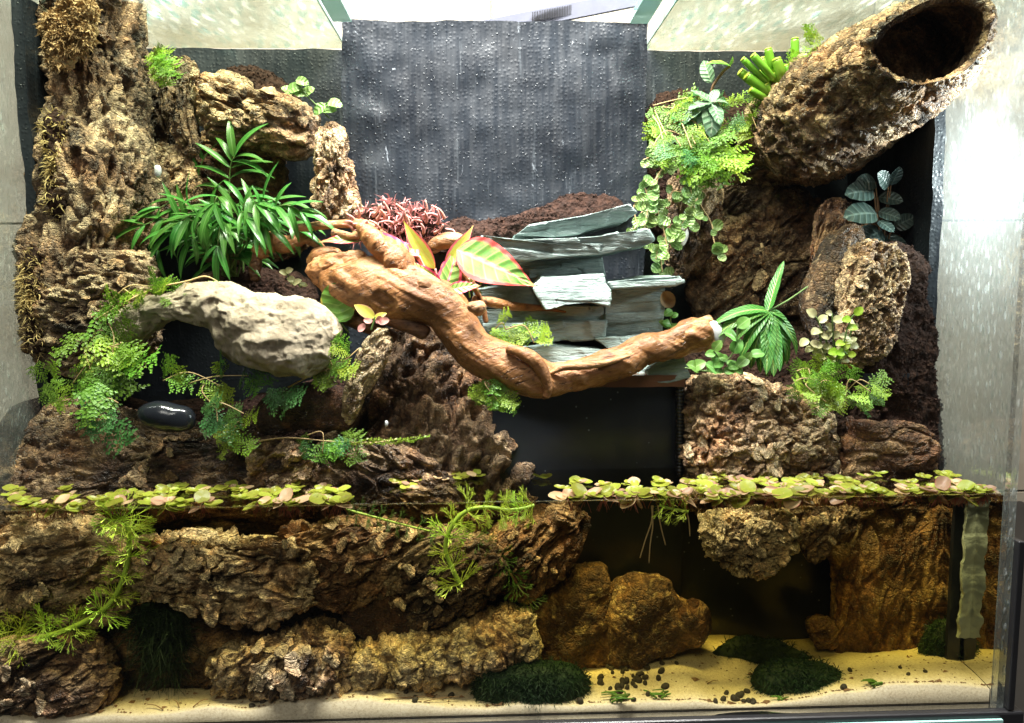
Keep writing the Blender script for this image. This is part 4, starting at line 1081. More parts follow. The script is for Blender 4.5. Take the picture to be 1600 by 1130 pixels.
for pts in ([(400, 400, .14, 12), (420, 378, .14, 14), (450, 382, .135, 12), (480, 372, .135, 9), (510, 395, .13, 6)], [(484, 412, .125, 9), (498, 402, .12, 12), (520, 398, .12, 11), (535, 402, .12, 6)], [(405, 392, .14, 8), (400, 415, .14, 9), (398, 440, .14, 6)]):
    p, r = pxpath(pts); tube("root", p, r, M['wood_dark'] if pts[0][3] == 8 else M['wood'], h_burl, .012, .004, 20, 2, 60, 80, 1, e)

# ------------------------------------------------------------------ leaf and frond shapes (all one unit long, along +Y)
def leaf_mesh(name, wd, a=.8, b=.8, curl=.4, fold=.15, nv=9, nu=4, wave=0.0, waven=5, mat=None, point=0.0):
    co = []; uv = []; y = z = 0
    for j in range(nv + 1):
        t = j / nv
        w = wd / 2 * max(0.0, math.sin(math.pi * min(1, max(0, t)) ** a)) ** b if 0 < j < nv else wd * .015
        if point and 0 < j < nv: w *= (1 - t) ** point * (1 + .55 * point)
        ang = curl * (t - .15)
        if j: y += math.cos(ang) / nv; z -= math.sin(ang) / nv
        for i in range(nu + 1):
            s = -1 + 2 * i / nu
            co.append((s * w, y, z + fold * abs(s) * w + wave * wd * math.sin(t * waven * 6.283 + s) * abs(s)))
            uv.append((s * .5 + .5, t))
    f = [(j * (nu + 1) + i, j * (nu + 1) + i + 1, (j + 1) * (nu + 1) + i + 1, (j + 1) * (nu + 1) + i) for j in range(nv) for i in range(nu)]
    me = mesh_np(name, co, f, True, uv)
    if mat: me.materials.append(M[mat])
    return me
def disc_mesh(name, asp, cup, mat, n=14, notch=.0, rings=4):
    """round leaf: stalk at the origin edge"""
    co = [(0, .5, -cup)]; uv = [(.5, .5)]
    for k in range(1, rings + 1):
        r = k / rings
        for i in range(n):
            a = 2 * math.pi * i / n - math.pi / 2
            rr = r * (1 - notch * math.exp(-((a + math.pi / 2) / .35) ** 2))
            co.append((.5 * asp * rr * math.cos(a), .5 + .5 * rr * math.sin(a), -cup + cup * 1.3 * r * r + .03 * math.sin(a * 3) * r))
            uv.append((.5 + .5 * r * math.copysign(1, math.cos(a)) * abs(math.cos(a)) ** .6 if k == rings else .5 + .5 * r * math.cos(a), .5 + .5 * r * math.sin(a)))
    f = [(0, 1 + i, 1 + (i + 1) % n) for i in range(n)]
    for k in range(rings - 1):
        for i in range(n):
            f.append((1 + k * n + i, 1 + (k + 1) * n + i, 1 + (k + 1) * n + (i + 1) % n, 1 + k * n + (i + 1) % n))
    me = mesh_np(name, co, f, True, uv); me.materials.append(M[mat]); return me
def frond_mesh(name, rnd, mat, pinnae=13, ln=.42, lf=.055, curl=.5, dens=5):
    B = Bag()
    def at(t):
        a = curl * t
        return np.array([0.04 * math.sin(t * 5), t * (1 - .1 * curl * t), -.35 * curl * t * t])
    B.stem([at(t) for t in (0, .35, .7, 1)], .010, .004, 3, 7)
    def leaflet(p, d, n, s):
        d = d / (np.linalg.norm(d) + 1e-9); x = np.cross(d, n); x /= np.linalg.norm(x) + 1e-9
        w = s * .36
        B.add([p, p + d * s * .5 + x * w, p + d * s + n * s * -.15, p + d * s * .5 - x * w], [(0, 1, 2, 3)], [(.5, 0), (.8, .5), (.5, 1), (.2, .5)])
    for k in range(pinnae):
        t = .10 + .88 * k / pinnae
        side = 1 if k % 2 else -1
        L = ln * (math.sin(math.pi * min(1, t * .75 + .22))) * rnd.uniform(.75, 1.15)
        p0 = at(t); ang = math.radians(rnd.uniform(38, 58))
        d = np.array([side * math.sin(ang), math.cos(ang), rnd.uniform(-.25, .12)])
        m = max(3, int(dens * L / ln))
        for i in range(m):
            f = (i + .4) / m
            p = p0 + d * L * f + np.array([0, 0, -.12 * L * f * f])
            if i % 3 == 2 and f < .8:     # a forked tip
                d2 = d + np.array([side * .5, -.4, 0])
                for q in range(3):
                    leaflet(p + d2 * lf * .7 * q, d2 + np.array([0, .6, rnd.uniform(-.3, .3)]), np.array([0, 0, 1.0]), lf * .9)
            for sg in (-1, 1):
                x = np.array([d[1], -d[0], 0]) * sg
                leaflet(p, d * .7 + x * .9 + np.array([0, 0, rnd.uniform(-.25, .25)]), np.array([rnd.uniform(-.3, .3), rnd.uniform(-.3, .3), 1.0]), lf * (1.15 - .35 * f) * rnd.uniform(.85, 1.2))
        leaflet(p0 + d * L, d, np.array([0, 0, 1.0]), lf)
    for k in range(10):
        t = (k + .5) / 10
        for sg in (-1, 1):
            leaflet(at(t), np.array([sg, .8, .1]), np.array([0, 0, 1.0]), lf * .8)
    me = B.mesh(name, False); me.materials.append(M[mat]); return me
FR = {}
for mt in ('fern', 'fern_lime', 'fern_blue', 'fern_deep'):
    FR[mt] = [frond_mesh("frond_" + mt, random.Random(k + 3), mt, R.choice((8, 9, 11)), R.uniform(.36, .48), R.uniform(.095, .12), R.uniform(.3, .9)) for k in range(4)]
def sprig_mesh(name, rnd, mat, pairs=11, lf=.10):
    B = Bag()
    pt = lambda t: np.array([.06 * math.sin(t * 4 + 1), t, .05 * math.sin(t * 3)])
    B.stem([pt(t) for t in (0, .3, .6, 1)], .012, .006, 3, 8)
    for k in range(pairs):
        t = .06 + .94 * k / pairs
        for a in range(3):
            th = rnd.uniform(0, 6.28); d = np.array([math.cos(th), .6, math.sin(th)]); s = lf * rnd.uniform(.7, 1.2)
            n = np.array([rnd.uniform(-1, 1), rnd.uniform(-1, 1), 1.0]); x = np.cross(d, n); x /= np.linalg.norm(x)
            p = pt(t); d /= np.linalg.norm(d)
            B.add([p, p + d * s * .5 + x * s * .36, p + d * s, p + d * s * .5 - x * s * .36], [(0, 1, 2, 3)], [(.5, 0), (.8, .5), (.5, 1), (.2, .5)])
    me = B.mesh(name, False); me.materials.append(M[mat]); return me
SPRIG = {m: [sprig_mesh("sprig_" + m, random.Random(k), m) for k in range(3)] for m in ('fern', 'fern_lime', 'moss')}

def part_px(mesh, name, parent, a, b, up=(0, -.5, 1), wscale=1.0):
    """put a unit shape from pixel point a=(px,py,Y) to pixel point b"""
    p, t = P(*a), P(*b); L = (t - p).length
    return inst(mesh, name, parent, look(p, t - p, up, L * wscale, L, L))
def fern(label, bases, n, lpx, ang, mat='fern', cat="spikemoss", tow=(.15, .8), name="spikemoss", group=None, seed=0, ups=(0, -.8, .7)):
    """a clump of flat mossy fronds; bases = [(px,py,Y)], lpx = length range in pixels, ang = range of directions in the picture plane"""
    r = random.Random(seed + 77 + len(label))
    b0 = bases[0]; e = empty(name, P(*b0), label, cat, group)
    mats = mat if isinstance(mat, tuple) else (mat,)
    for k in range(n):
        b = bases[k % len(bases)]
        p = P(b[0] + r.uniform(-7, 7), b[1] + r.uniform(-6, 6), b[2] + r.uniform(-.004, .004))
        a = math.radians(r.uniform(*ang)); L = r.uniform(*lpx) * mpp(b[2])
        d = Vector((math.cos(a), -r.uniform(*tow), math.sin(a)))
        up = Vector(ups) + Vector((r.uniform(-.5, .5), r.uniform(-.3, .3), r.uniform(-.3, .3)))
        inst(r.choice(FR[r.choice(mats)]), "frond", e, look(p, d, up, L * r.uniform(.7, 1.2), L, L))
    for k in range(max(1, len(bases) // 2)):
        a, b = r.choice(bases), r.choice(bases)
        if a == b: continue
        trail(e, [a, ((a[0] + b[0]) / 2 + r.uniform(-15, 15), (a[1] + b[1]) / 2 - r.uniform(4, 18), (a[2] + b[2]) / 2 - .004), (b[0] + r.uniform(-8, 8), b[1] + r.uniform(-4, 14), b[2] - .004)], .0006, 'straw', "runner")
    return e
def trail(e, pts, r=.0007, mat='straw', name="stem"):
    B = Bag(); B.stem([P(*p) for p in pts], r, r * .7, 4, len(pts) * 5); return B.obj(name, M[mat], e)

# ------------------------------------------------------------------ palm at the left
lm = [leaf_mesh("palm_leaflet", .17, .75, .75, c, .25, 10, 4, 0, 5, 'palm') for c in (.5, .9, 1.4)]
palm = empty("parlour_palm", P(365, 440, .175), "young green palm with narrow arching leaflets on the left bank", "palm")
def palm_frond(pts, n, lpx, droop=.4, both=True, seed=0, spread=62):
    r = random.Random(seed)
    c = spline([P(*p) for p in pts], 40)
    B = Bag(); B.stem([c[i] for i in (0, 10, 20, 30, 39)], .0011, .0005, 5)
    fr = B.obj("frond_stalk", M['palm_stem'], palm)
    for k in range(n):
        t = .22 + .76 * k / max(1, n - 1); i = min(38, int(t * 39)); p = Vector(c[i]); tg = Vector(c[i + 1] - c[i]).normalized()
        view = Vector((0, -1, .25)); sd = tg.cross(view).normalized()
        for sg in ((-1, 1) if both else (1,)):
            a = math.radians(spread * (1 - .45 * t) + r.uniform(-9, 9))
            d = tg * math.cos(a) + sd * sg * math.sin(a) + Vector((0, r.uniform(-.35, .1), r.uniform(-.1, .1) - droop * .2))
            L = r.uniform(*lpx) * mpp(pts[0][2]) * (1.1 - .35 * abs(t - .5))
            up = Vector((r.uniform(-.3, .3), -.55, .8))
            inst(r.choice(lm), "leaflet", fr, look(p, d, up, L * r.uniform(.85, 1.15), L, L))
    d = Vector(c[39] - c[38]); L = lpx[1] * mpp(pts[0][2])
    inst(lm[1], "leaflet", fr, look(Vector(c[39]), d, (0, -.6, .8), L, L, L))
palm_frond([(362, 430, .175), (360, 380, .17), (358, 310, .168), (360, 262, .165), (366, 246, .163)], 8, (52, 74), .3, True, 1, 78)
for k, (x, y, n) in enumerate([(250, 325, 5), (225, 352, 5), (245, 392, 5), (285, 345, 6), (320, 330, 6), (400, 318, 5), (440, 322, 6), (470, 330, 6), (455, 352, 5), (415, 352, 6), (300, 372, 6), (270, 362, 4), (352, 350, 6), (385, 340, 5), (340, 385, 4), (335, 318, 4)]):
    palm_frond([(360 + R.uniform(-14, 14), 432, .172), (358 + (x - 358) * .3, 382 + (y - 382) * .25, .16 - .01 * (k % 3)), (358 + (x - 358) * .65, min(y, 350) - 8, .145 - .008 * (k % 4)), (x, y, .135 - .007 * (k % 4))], n, (40, 64), .7, True, 20 + k, 66)
for k in range(7):
    B = Bag(); x = 335 + k * 11
    B.stem([P(x, 450, .18), P(x + R.uniform(-6, 6), 400, .178), P(x + R.uniform(-12, 12), 340, .172)], .0013, .0009, 5); B.obj("cane", M['palm_stem'], palm)
# one dark shoot at the left of the upright frond
e = empty("palm_shoot", P(302, 330, .19), "dark bluish shoot standing left of the upright palm frond", "palm")
trail(e, [(302, 335, .19), (306, 290, .19), (320, 245, .188), (350, 215, .186)], .0008, 'palm_stem')
for a, b in (((306, 300), (296, 278)), ((310, 270), (300, 245)), ((304, 315), (292, 300)), ((318, 250), (308, 228))):
    part_px(lm[0], "leaflet", e, a + (.189,), b + (.182,), (0, -1, .2), 1.6)

# ------------------------------------------------------------------ spikemoss and mosses
fern("lime and green spikemoss spilling over the left end of the arched stone", [(150, 520, .075), (175, 560, .07), (130, 555, .075), (190, 535, .07), (160, 590, .068), (120, 600, .07), (150, 490, .08), (170, 505, .078), (190, 580, .065), (140, 575, .065)], 24, (40, 72), (-160, 70), ('fern', 'fern', 'fern_lime'), seed=1)
fern("blue-green spikemoss hanging over the low dark cork at the left", [(140, 630, .045), (165, 650, .042), (150, 600, .05), (185, 630, .045)], 7, (40, 62), (-140, -30), ('fern_blue', 'fern'), seed=2)
fern("pale spikemoss tuft against the left fogged pane", [(68, 600, .05), (80, 595, .05)], 6, (26, 40), (-120, 140), ('fern_lime', 'fern'), seed=3)
e = fern("spikemoss runner creeping along the crest of the arched stone", [(205, 478, .075), (245, 462, .075), (280, 458, .078), (310, 452, .08), (180, 470, .078), (235, 448, .08)], 15, (22, 38), (-40, 120), ('fern', 'fern_lime'), seed=4)
trail(e, [(150, 500, .075), (200, 470, .075), (245, 450, .078), (290, 440, .08), (320, 432, .082), (340, 440, .084)], .0009)
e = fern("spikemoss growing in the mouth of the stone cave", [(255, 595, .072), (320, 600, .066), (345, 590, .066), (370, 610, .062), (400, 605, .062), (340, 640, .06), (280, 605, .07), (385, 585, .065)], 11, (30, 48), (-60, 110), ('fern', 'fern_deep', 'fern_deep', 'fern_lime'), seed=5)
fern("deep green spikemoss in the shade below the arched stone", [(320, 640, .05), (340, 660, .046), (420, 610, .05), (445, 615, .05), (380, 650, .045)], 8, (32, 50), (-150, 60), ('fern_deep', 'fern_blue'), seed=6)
fern("bright lime spikemoss sprig dangling onto the low cork", [(375, 660, .058), (362, 680, .056)], 5, (34, 48), (-150, 30), 'fern_lime', seed=7)
e = fern("spikemoss sprigs at the foot of the central cork hump", [(490, 580, .066), (520, 575, .064), (550, 558, .064), (505, 570, .066)], 9, (28, 44), (-30, 140), ('fern', 'fern_lime'), seed=8)
trail(e, [(450, 605, .066), (490, 585, .065), (530, 570, .064), (560, 545, .064)])
e = fern("green spikemoss mat hanging below the rolled cork piece", [(480, 680, .06), (510, 685, .06), (535, 680, .06), (500, 700, .058), (545, 690, .06)], 10, (28, 46), (-150, 40), ('fern', 'fern', 'fern_blue'), seed=9)
trail(e, [(400, 690, .06), (450, 684, .06), (520, 690, .058), (580, 692, .056), (620, 686, .056)])
for k in range(7):
    x = 545 + k * 15; inst(SPRIG['fern_lime'][k % 3], "sprig", e, look(P(x, 692 - (k > 4) * 4, .056), (1, -.2, .15), (0, -1, .3), .02, .022, .02))
e = fern("lime spikemoss strand lying on the slate behind the driftwood", [(770, 510, .10), (790, 515, .10), (815, 525, .098), (835, 535, .098), (800, 510, .1)], 12, (28, 42), (-60, 60), ('fern_lime', 'fern'), seed=10)
fern("green moss sprigs hanging under the driftwood bend", [(760, 595, .06), (775, 605, .058), (785, 620, .056), (770, 585, .06)], 10, (28, 40), (-120, -20), ('fern', 'fern_lime'), seed=11)
e = empty("fern_crozier", P(735, 462, .095), "tiny curled bright green fern tip behind the driftwood", "fern")
trail(e, [(734, 465, .095), (733, 448, .093), (738, 438, .09)], .0008, 'cab_stem')
for k in range(9):
    a = k * .75; inst(SPRIG['moss'][k % 3], "curled_tip", e, look(P(743 + 6 * math.cos(a), 443 - 6 * math.sin(a), .09), (math.cos(a + 1), -.4, math.sin(a + 1)), (0, -1, 0), .010, .010, .010))
fern("bright green spikemoss cushion right of the black box", [(1020 + 22 * i, 165 + 16 * j, .19 - .012 * j) for i in range(6) for j in range(5) if i + j < 8], 46, (30, 48), (-120, 60), ('fern', 'fern', 'fern_lime', 'fern_blue'), seed=12)
e = fern("spikemoss strands trailing down from the bright cushion", [(1090, 240, .165), (1105, 225, .165), (1120, 245, .16), (1075, 225, .165), (1060, 215, .168)], 13, (48, 78), (-75, -20), ('fern', 'fern_lime'), seed=13)
e = fern("lime spikemoss climbing the edge of the hollow log", [(1150, 195, .18), (1175, 180, .175), (1195, 160, .17), (1215, 140, .165), (1230, 115, .16), (1165, 160, .18), (1185, 200, .175)], 22, (22, 38), (-60, 120), 'fern_lime', seed=14)
fern("spikemoss tip sticking out at the crest of the hollow log", [(1275, 75, .14), (1290, 65, .14)], 5, (22, 36), (100, 230), 'fern_lime', seed=15)
fern("small bright moss tuft between the tall trunk and the lid", [(238, 78, .155), (245, 95, .155), (252, 108, .15), (235, 90, .15)], 14, (24, 36), (-110, 60), ('fern_lime', 'fern'), seed=16)
fern("pale lacy moss beside the pale cork hump on the right", [(1245, 580, .055), (1265, 595, .05), (1280, 585, .055), (1255, 610, .048), (1275, 615, .048), (1240, 590, .055), (1295, 600, .05), (1285, 625, .047)], 24, (24, 40), (-140, 120), ('fern', 'fern_lime'), seed=17)
fern("olive moss tuft in front of the black ledge on the right", [(1330, 600, .075), (1350, 615, .07), (1340, 635, .068), (1322, 620, .066), (1358, 600, .066)], 15, (22, 38), (-150, 90), ('fern', 'fern_deep', 'fern_lime'), seed=18)
e = fern("sparse moss sprigs on the cork at the far left", [(215, 470, .08), (195, 455, .085), (230, 455, .08)], 4, (20, 30), (0, 120), ('fern_lime',), seed=19)

def tuft(B, p, d, s, w, r):
    d = Vector(d).normalized(); x = d.cross(Vector((r.uniform(-1, 1), r.uniform(-1, 1), r.uniform(-1, 1)))).normalized()
    q = Vector(p); m = q + d * s * .55 + x * s * .12; t = q + d * s + Vector((0, 0, -s * .25))
    B.add([q - x * w * .5, q + x * w * .5, m + x * w * .4, m - x * w * .4, t], [(0, 1, 2, 3), (3, 2, 4)], [(.3, 0), (.7, 0), (.7, .5), (.3, .5), (.5, 1)])
def moss(name, label, outline, Y, tf, tb, mat, n, s, w, base=None, seed=0, cat="moss", amp=.006):
    r = random.Random(seed); SEED[0] += 7; key = "m%d" % SEED[0]
    e = empty(name, P(sum(a for a, b in outline) / len(outline), max(b for a, b in outline), Y), label, cat)
    pillow("cushion", outline, Y, tf, tb, M[base or mat], h_soil, .014, amp, 0, 1, 90, 50, .9, 0, e, key)
    c, nn = SURF[key]; B = Bag()
    for _ in range(n):
        i = r.randrange(len(c))
        if nn[i][1] > .35: continue
        tuft(B, c[i], Vector(nn[i]) + Vector((r.uniform(-1.4, 1.4), r.uniform(-1.2, .8), r.uniform(-1.2, 1.4))), s * r.uniform(.5, 1.7), w, r)
    meta(B.obj("strands", M[mat], e, smooth=False), kind="stuff")
    return e
moss("dry_moss", "dry yellowish moss clump on top of the tall trunk at the left", [(72, 40), (85, 12), (110, -6), (142, 0), (148, 40), (130, 75), (100, 105), (85, 108), (90, 75)], .112, .008, .012, 'moss_dry', 3600, .0036, .0016, seed=1, amp=.012)
moss("dry_moss", "brown dry moss hanging on the lower left of the tall trunk", [(72, 190), (96, 175), (104, 230), (98, 300), (112, 340), (85, 345), (78, 280)], .112, .008, .01, 'moss_dry', 700, .006, .001, base='soil', seed=2, amp=.006)
moss("moss_fringe", "shaggy brown fibres along the left edge of the cork slab", [(44, 400), (62, 392), (70, 430), (58, 480), (60, 545), (46, 530), (40, 460)], .104, .006, .008, 'moss_dry', 900, .006, .0009, base='soil', seed=3)
moss("moss_ball", "dark green moss ball on the sand in front of the brown stone", [(738, 1078), (752, 1046), (800, 1034), (870, 1036), (912, 1050), (918, 1080), (900, 1108), (850, 1118), (780, 1112), (745, 1098)], .022, .016, .018, 'moss_dark', 4200, .0052, .0008, seed=4, amp=.003)
moss("moss_ball", "dark green moss mound on the sand right of centre", [(1180, 1060), (1210, 1040), (1265, 1035), (1305, 1048), (1312, 1075), (1295, 1095), (1245, 1104), (1195, 1098)], .03, .016, .018, 'moss_dark', 3400, .005, .0008, seed=5, amp=.004)
moss("moss_ball", "dark green moss tuft at the foot of the smooth brown slab", [(1448, 1000), (1465, 975), (1492, 980), (1498, 1020), (1485, 1048), (1455, 1052), (1440, 1030)], .06, .012, .014, 'moss_dark', 2200, .006, .0008, seed=6, amp=.004)
moss("algae_tuft", "dark hairy algae hanging over the cork at the lower left", [(222, 950), (250, 940), (285, 955), (292, 1010), (280, 1050), (255, 1060), (230, 1040), (220, 1000)], .036, .005, .008, 'moss_dark', 1500, .018, .0006, seed=8, cat="algae", amp=.006)
moss("moss_ball", "low dark moss rising against the black panel behind the mound", [(1105, 1040), (1140, 1005), (1200, 1000), (1250, 1015), (1262, 1045), (1180, 1055), (1110, 1055)], .07, .010, .014, 'moss_dark', 1600, .006, .0008, seed=9, amp=.004)
moss("pink_moss", "tangled pink-red moss behind the driftwood below the black box", [(555, 350), (580, 326), (620, 318), (662, 326), (690, 345), (694, 370), (660, 378), (600, 372), (565, 366)], .125, .010, .012, 'moss_pink', 520, .009, .0018, seed=10, cat="moss", base='soil', amp=.006)
pk = empty("pink_fern", P(620, 365, .118), "stiff pink fern fingers rising out of the pink moss", "fern")
r9 = random.Random(9)
for k in range(34):
    x = r9.uniform(550, 695); y = r9.uniform(338, 368); a = math.radians(r9.uniform(20, 160)); L = r9.uniform(14, 30)
    B = Bag(); Y0 = r9.uniform(.108, .122)
    B.stem([P(x, y, Y0), P(x + L * .5 * math.cos(a), y - L * .5 * math.sin(a), Y0 - .004), P(x + L * math.cos(a + .3), y - L * math.sin(a + .3), Y0 - .006)], .0017, .0008, 5, 7)
    B.obj("finger", M['moss_pink'], pk)

# ------------------------------------------------------------------ broad-leaved plants
ag = empty("pink_edged_plant", P(690, 470, .095), "green plant with pink-edged leaves growing over the driftwood", "foliage plant")
AL = [leaf_mesh("broad_leaf", .40, .78, .72, c, .18, 18, 8, .03, 2, 'aglao', .45) for c in (.35, .8)]
ALy = leaf_mesh("broad_leaf_yellow", .27, .85, .75, .25, .35, 18, 8, .02, 2, 'aglao_y', .45)
def agl(mesh, a, b, up, ws=1.0): return part_px(mesh, "leaf", ag, a, b, up, ws)
agl(AL[0], (714, 390, .085), (840, 444, .075), (.1, -1, .22), 1.25)
agl(ALy, (680, 420, .09), (624, 342, .10), (-.5, -.8, .1), 1.15)
agl(AL[1], (690, 465, .078), (724, 380, .085), (.45, -.9, 0), 1.1)
agl(AL[1], (688, 455, .076), (640, 406, .072), (-.4, -.85, .35), 1.1)
agl(AL[0], (684, 440, .074), (628, 440, .066), (-.3, -.9, .3), .95)
agl(ALy, (696, 420, .088), (742, 352, .095), (.4, -.9, .1), 1.2)
agl(AL[1], (700, 455, .074), (752, 440, .068), (.2, -.9, .4), .95)
agl(AL[0], (640, 402, .085), (548, 352, .095), (-.1, -.8, .6), .85)
agl(AL[0], (655, 400, .09), (592, 368, .11), (-.1, -.5, .85), .8)
agl(AL[0], (565, 376, .10), (494, 372, .10), (0, -.75, .65), .72)
agl(AL[1], (688, 420, .09), (735, 398, .088), (.1, -.8, .6), .8)
for a in ((716, 395, .085), (680, 420, .09), (690, 462, .08), (655, 400, .09), (566, 376, .10)):
    trail(ag, [(688, 472, .092), ((688 + a[0]) / 2 + 3, (472 + a[1]) / 2 + 6, .09), a], .0014, 'pink_petal', "leaf_stalk")
be = empty("round_leaf_plant", P(520, 512, .085), "single round green leaf with yellow edge left of the driftwood", "foliage plant")
RL = disc_mesh("round_leaf", .95, .06, 'begonia', 20, .12)
part_px(RL, "leaf", be, (534, 507, .08), (522, 442, .078), (-.1, -1, .15), .85)
trail(be, [(545, 520, .085), (538, 512, .082), (534, 506, .08)], .001, 'palm_stem')
yl = empty("seedling", P(580, 512, .06), "yellow-leaved seedling with pink tips in front of the burl", "seedling")
YL = leaf_mesh("yellow_leaf", .45, .8, .75, .5, .2, 8, 4, 0, 3, 'yellow_leaf'); PKM = disc_mesh("pink_leaf", .7, .05, 'pink_petal', 12)
part_px(YL, "leaf", yl, (586, 497, .062), (552, 474, .062), (-.2, -.9, .4)); part_px(YL, "leaf", yl, (584, 498, .062), (604, 488, .062), (.2, -.9, .4))
for a, b in (((582, 502), (568, 500)), ((590, 503), (608, 500)), ((570, 506), (560, 518)), ((588, 505), (596, 494))):
    part_px(PKM, "petal", yl, a + (.058,), b + (.057,), (0, -1, .3))
trail(yl, [(580, 516, .06), (584, 503, .06), (586, 495, .06)], .0009, 'palm_stem')
# silver rosette and dark peperomia
SL = [leaf_mesh("silver_leaf", .62, .85, .6, c, .12, 10, 6, .02, 3, 'pepero') for c in (.4, .9)]
DLM = [leaf_mesh("dark_leaf", .68, .9, .55, c, .1, 10, 6, .015, 3, 'pepero_dark') for c in (.3, .8)]
ro = empty("silver_rosette", P(1115, 175, .165), "silver-green rosette with dark veined leaves under the right lid", "foliage plant")
for k, (bx, by, Y, u) in enumerate([(1076, 165, .15, (-.2, -.5, .85)), (1097, 195, .145, (0, -.8, .55)), (1128, 190, .145, (.2, -.8, .55)), (1140, 152, .155, (.3, -.5, .8)), (1082, 135, .17, (-.1, -.3, .95)), (1118, 205, .14, (.1, -.9, .4)), (1122, 135, .17, (.1, -.6, .8)), (1062, 178, .15, (-.3, -.6, .7))]):
    part_px(SL[k % 2], "leaf", ro, (1111, 160, .16), (bx, by, Y), u, .95 if k < 6 else .7)
tp = empty("stalked_leaf_plant", P(1112, 150, .18), "brown-stalked olive leaf standing above the silver rosette", "foliage plant")
trail(tp, [(1112, 155, .178), (1114, 135, .176), (1130, 112, .172), (1140, 104, .17)], .0016, 'root', "stalk")
OLV = leaf_mesh("olive_leaf", .5, .8, .7, .5, .3, 9, 4, .02, 3, 'begonia')
part_px(OLV, "leaf", tp, (1142, 104, .17), (1104, 92, .165), (0, -.5, .9)); part_px(OLV, "leaf", tp, (1140, 102, .17), (1147, 88, .168), (.6, -.6, .5))
part_px(SL[1], "leaf", tp, (1112, 130, .182), (1095, 90, .182), (-.5, -.8, .1), .8)
pd = empty("dark_leaf_plant", P(1375, 400, .13), "dark silvery round-leaved plant against the right foam sheet", "foliage plant")
for k, (x, y, bx, by, u) in enumerate([(1388, 292, 1376, 270, (0, -1, .2)), (1365, 300, 1330, 295, (-.2, -.9, .4)), (1372, 308, 1412, 312, (.1, -.9, .4)), (1370, 335, 1328, 328, (-.2, -.85, .5)), (1372, 330, 1408, 340, (.1, -.9, .3)), (1395, 355, 1432, 338, (.3, -.9, .3)), (1372, 345, 1398, 360, (.2, -.9, .3)), (1378, 360, 1340, 380, (-.2, -.9, .3)), (1385, 368, 1420, 400, (.2, -.95, .2)), (1375, 372, 1352, 400, (-.1, -.9, .4)), (1392, 290, 1408, 262, (.2, -1, .1)), (1368, 285, 1345, 282, (-.2, -.9, .3))]):
    part_px(DLM[k % 2], "leaf", pd, (x, y, .125 + .006 * (k % 3)), (bx, by, .112 + .006 * (k % 3)), u, 1.05)
    trail(pd, [(1378, 402, .14), ((1378 + x) / 2, (402 + y) / 2, .135), (x, y, .125 + .006 * (k % 3))], .0009, 'root', "stalk")
# succulent
su = empty("finger_succulent", P(1215, 155, .18), "succulent with upright green finger leaves beside the hollow log", "succulent")
for k, (bx, by, tx, ty, w) in enumerate([(1195, 142, 1156, 112, 7), (1205, 150, 1166, 118, 8), (1200, 130, 1160, 92, 5), (1210, 125, 1176, 86, 6), (1208, 135, 1188, 92, 8), (1205, 118, 1200, 76, 6.5), (1238, 125, 1242, 60, 6.5), (1222, 130, 1213, 92, 8), (1215, 145, 1186, 112, 6), (1225, 148, 1208, 116, 8), (1230, 140, 1220, 108, 7), (1236, 135, 1228, 102, 6), (1225, 155, 1213, 132, 7), (1215, 158, 1196, 132, 6), (1242, 120, 1250, 92, 5), (1262, 105, 1268, 84, 7), (1240, 150, 1234, 128, 6), (1200, 155, 1172, 140, 6)]):
    Y0 = .175 - .004 * (k % 4); w *= mpp(Y0)
    pts = [P(bx, by, Y0), P((bx + tx) / 2 + 2, (by + ty) / 2 + 2, Y0 - .004), P(tx, ty, Y0 - .005)]
    co, q, tri = tube_co(pts, [w * .75, w, w * .92], 10, 16)
    fg = mk("finger_leaf", co, [tuple(x) for x in q] + [tuple(x) for x in tri], M['succ'], su)
    a = Vector(pts[2]); d = (Vector(pts[2]) - Vector(pts[1])).normalized()
    co, q, tri = tube_co([a - d * w * .5, a, a + d * w * .25], [w * .93, w * .9, w * .6], 10, 10)
    mk("tip", co, [tuple(x) for x in q] + [tuple(x) for x in tri], M['succ_tip'], fg)
# trailing round leaves
tu = empty("trailing_plant", P(1040, 250, .17), "trailing vine with small round patterned leaves beside the slate steps", "trailing plant")
TL = [disc_mesh("turtle_leaf", 1.0, .10, 'turtle', 14), disc_mesh("turtle_leaf", .85, .05, 'turtle', 14)]
r5 = random.Random(5)
vines = [[(1050, 245), (1030, 270), (1018, 300), (1010, 340), (1003, 375)], [(1060, 250), (1040, 260), (1025, 290), (1028, 330), (1040, 370), (1045, 410)], [(1080, 255), (1078, 290), (1085, 330), (1070, 360), (1040, 395)], [(1080, 260), (1085, 300), (1100, 330), (1112, 350), (1115, 375), (1122, 400)],
         [(1020, 300), (1000, 310), (990, 325), (995, 350), (990, 358)], [(1060, 245), (1040, 245), (1020, 245), (1005, 250)], [(1085, 290), (1070, 300), (1050, 300), (1045, 315)], [(1030, 330), (1015, 345), (1012, 370), (1030, 400), (1035, 425)], [(1045, 370), (1030, 385), (1025, 405)], [(1090, 310), (1078, 325), (1068, 345), (1050, 370)], [(1005, 290), (1010, 300), (1015, 315), (1000, 335)]]
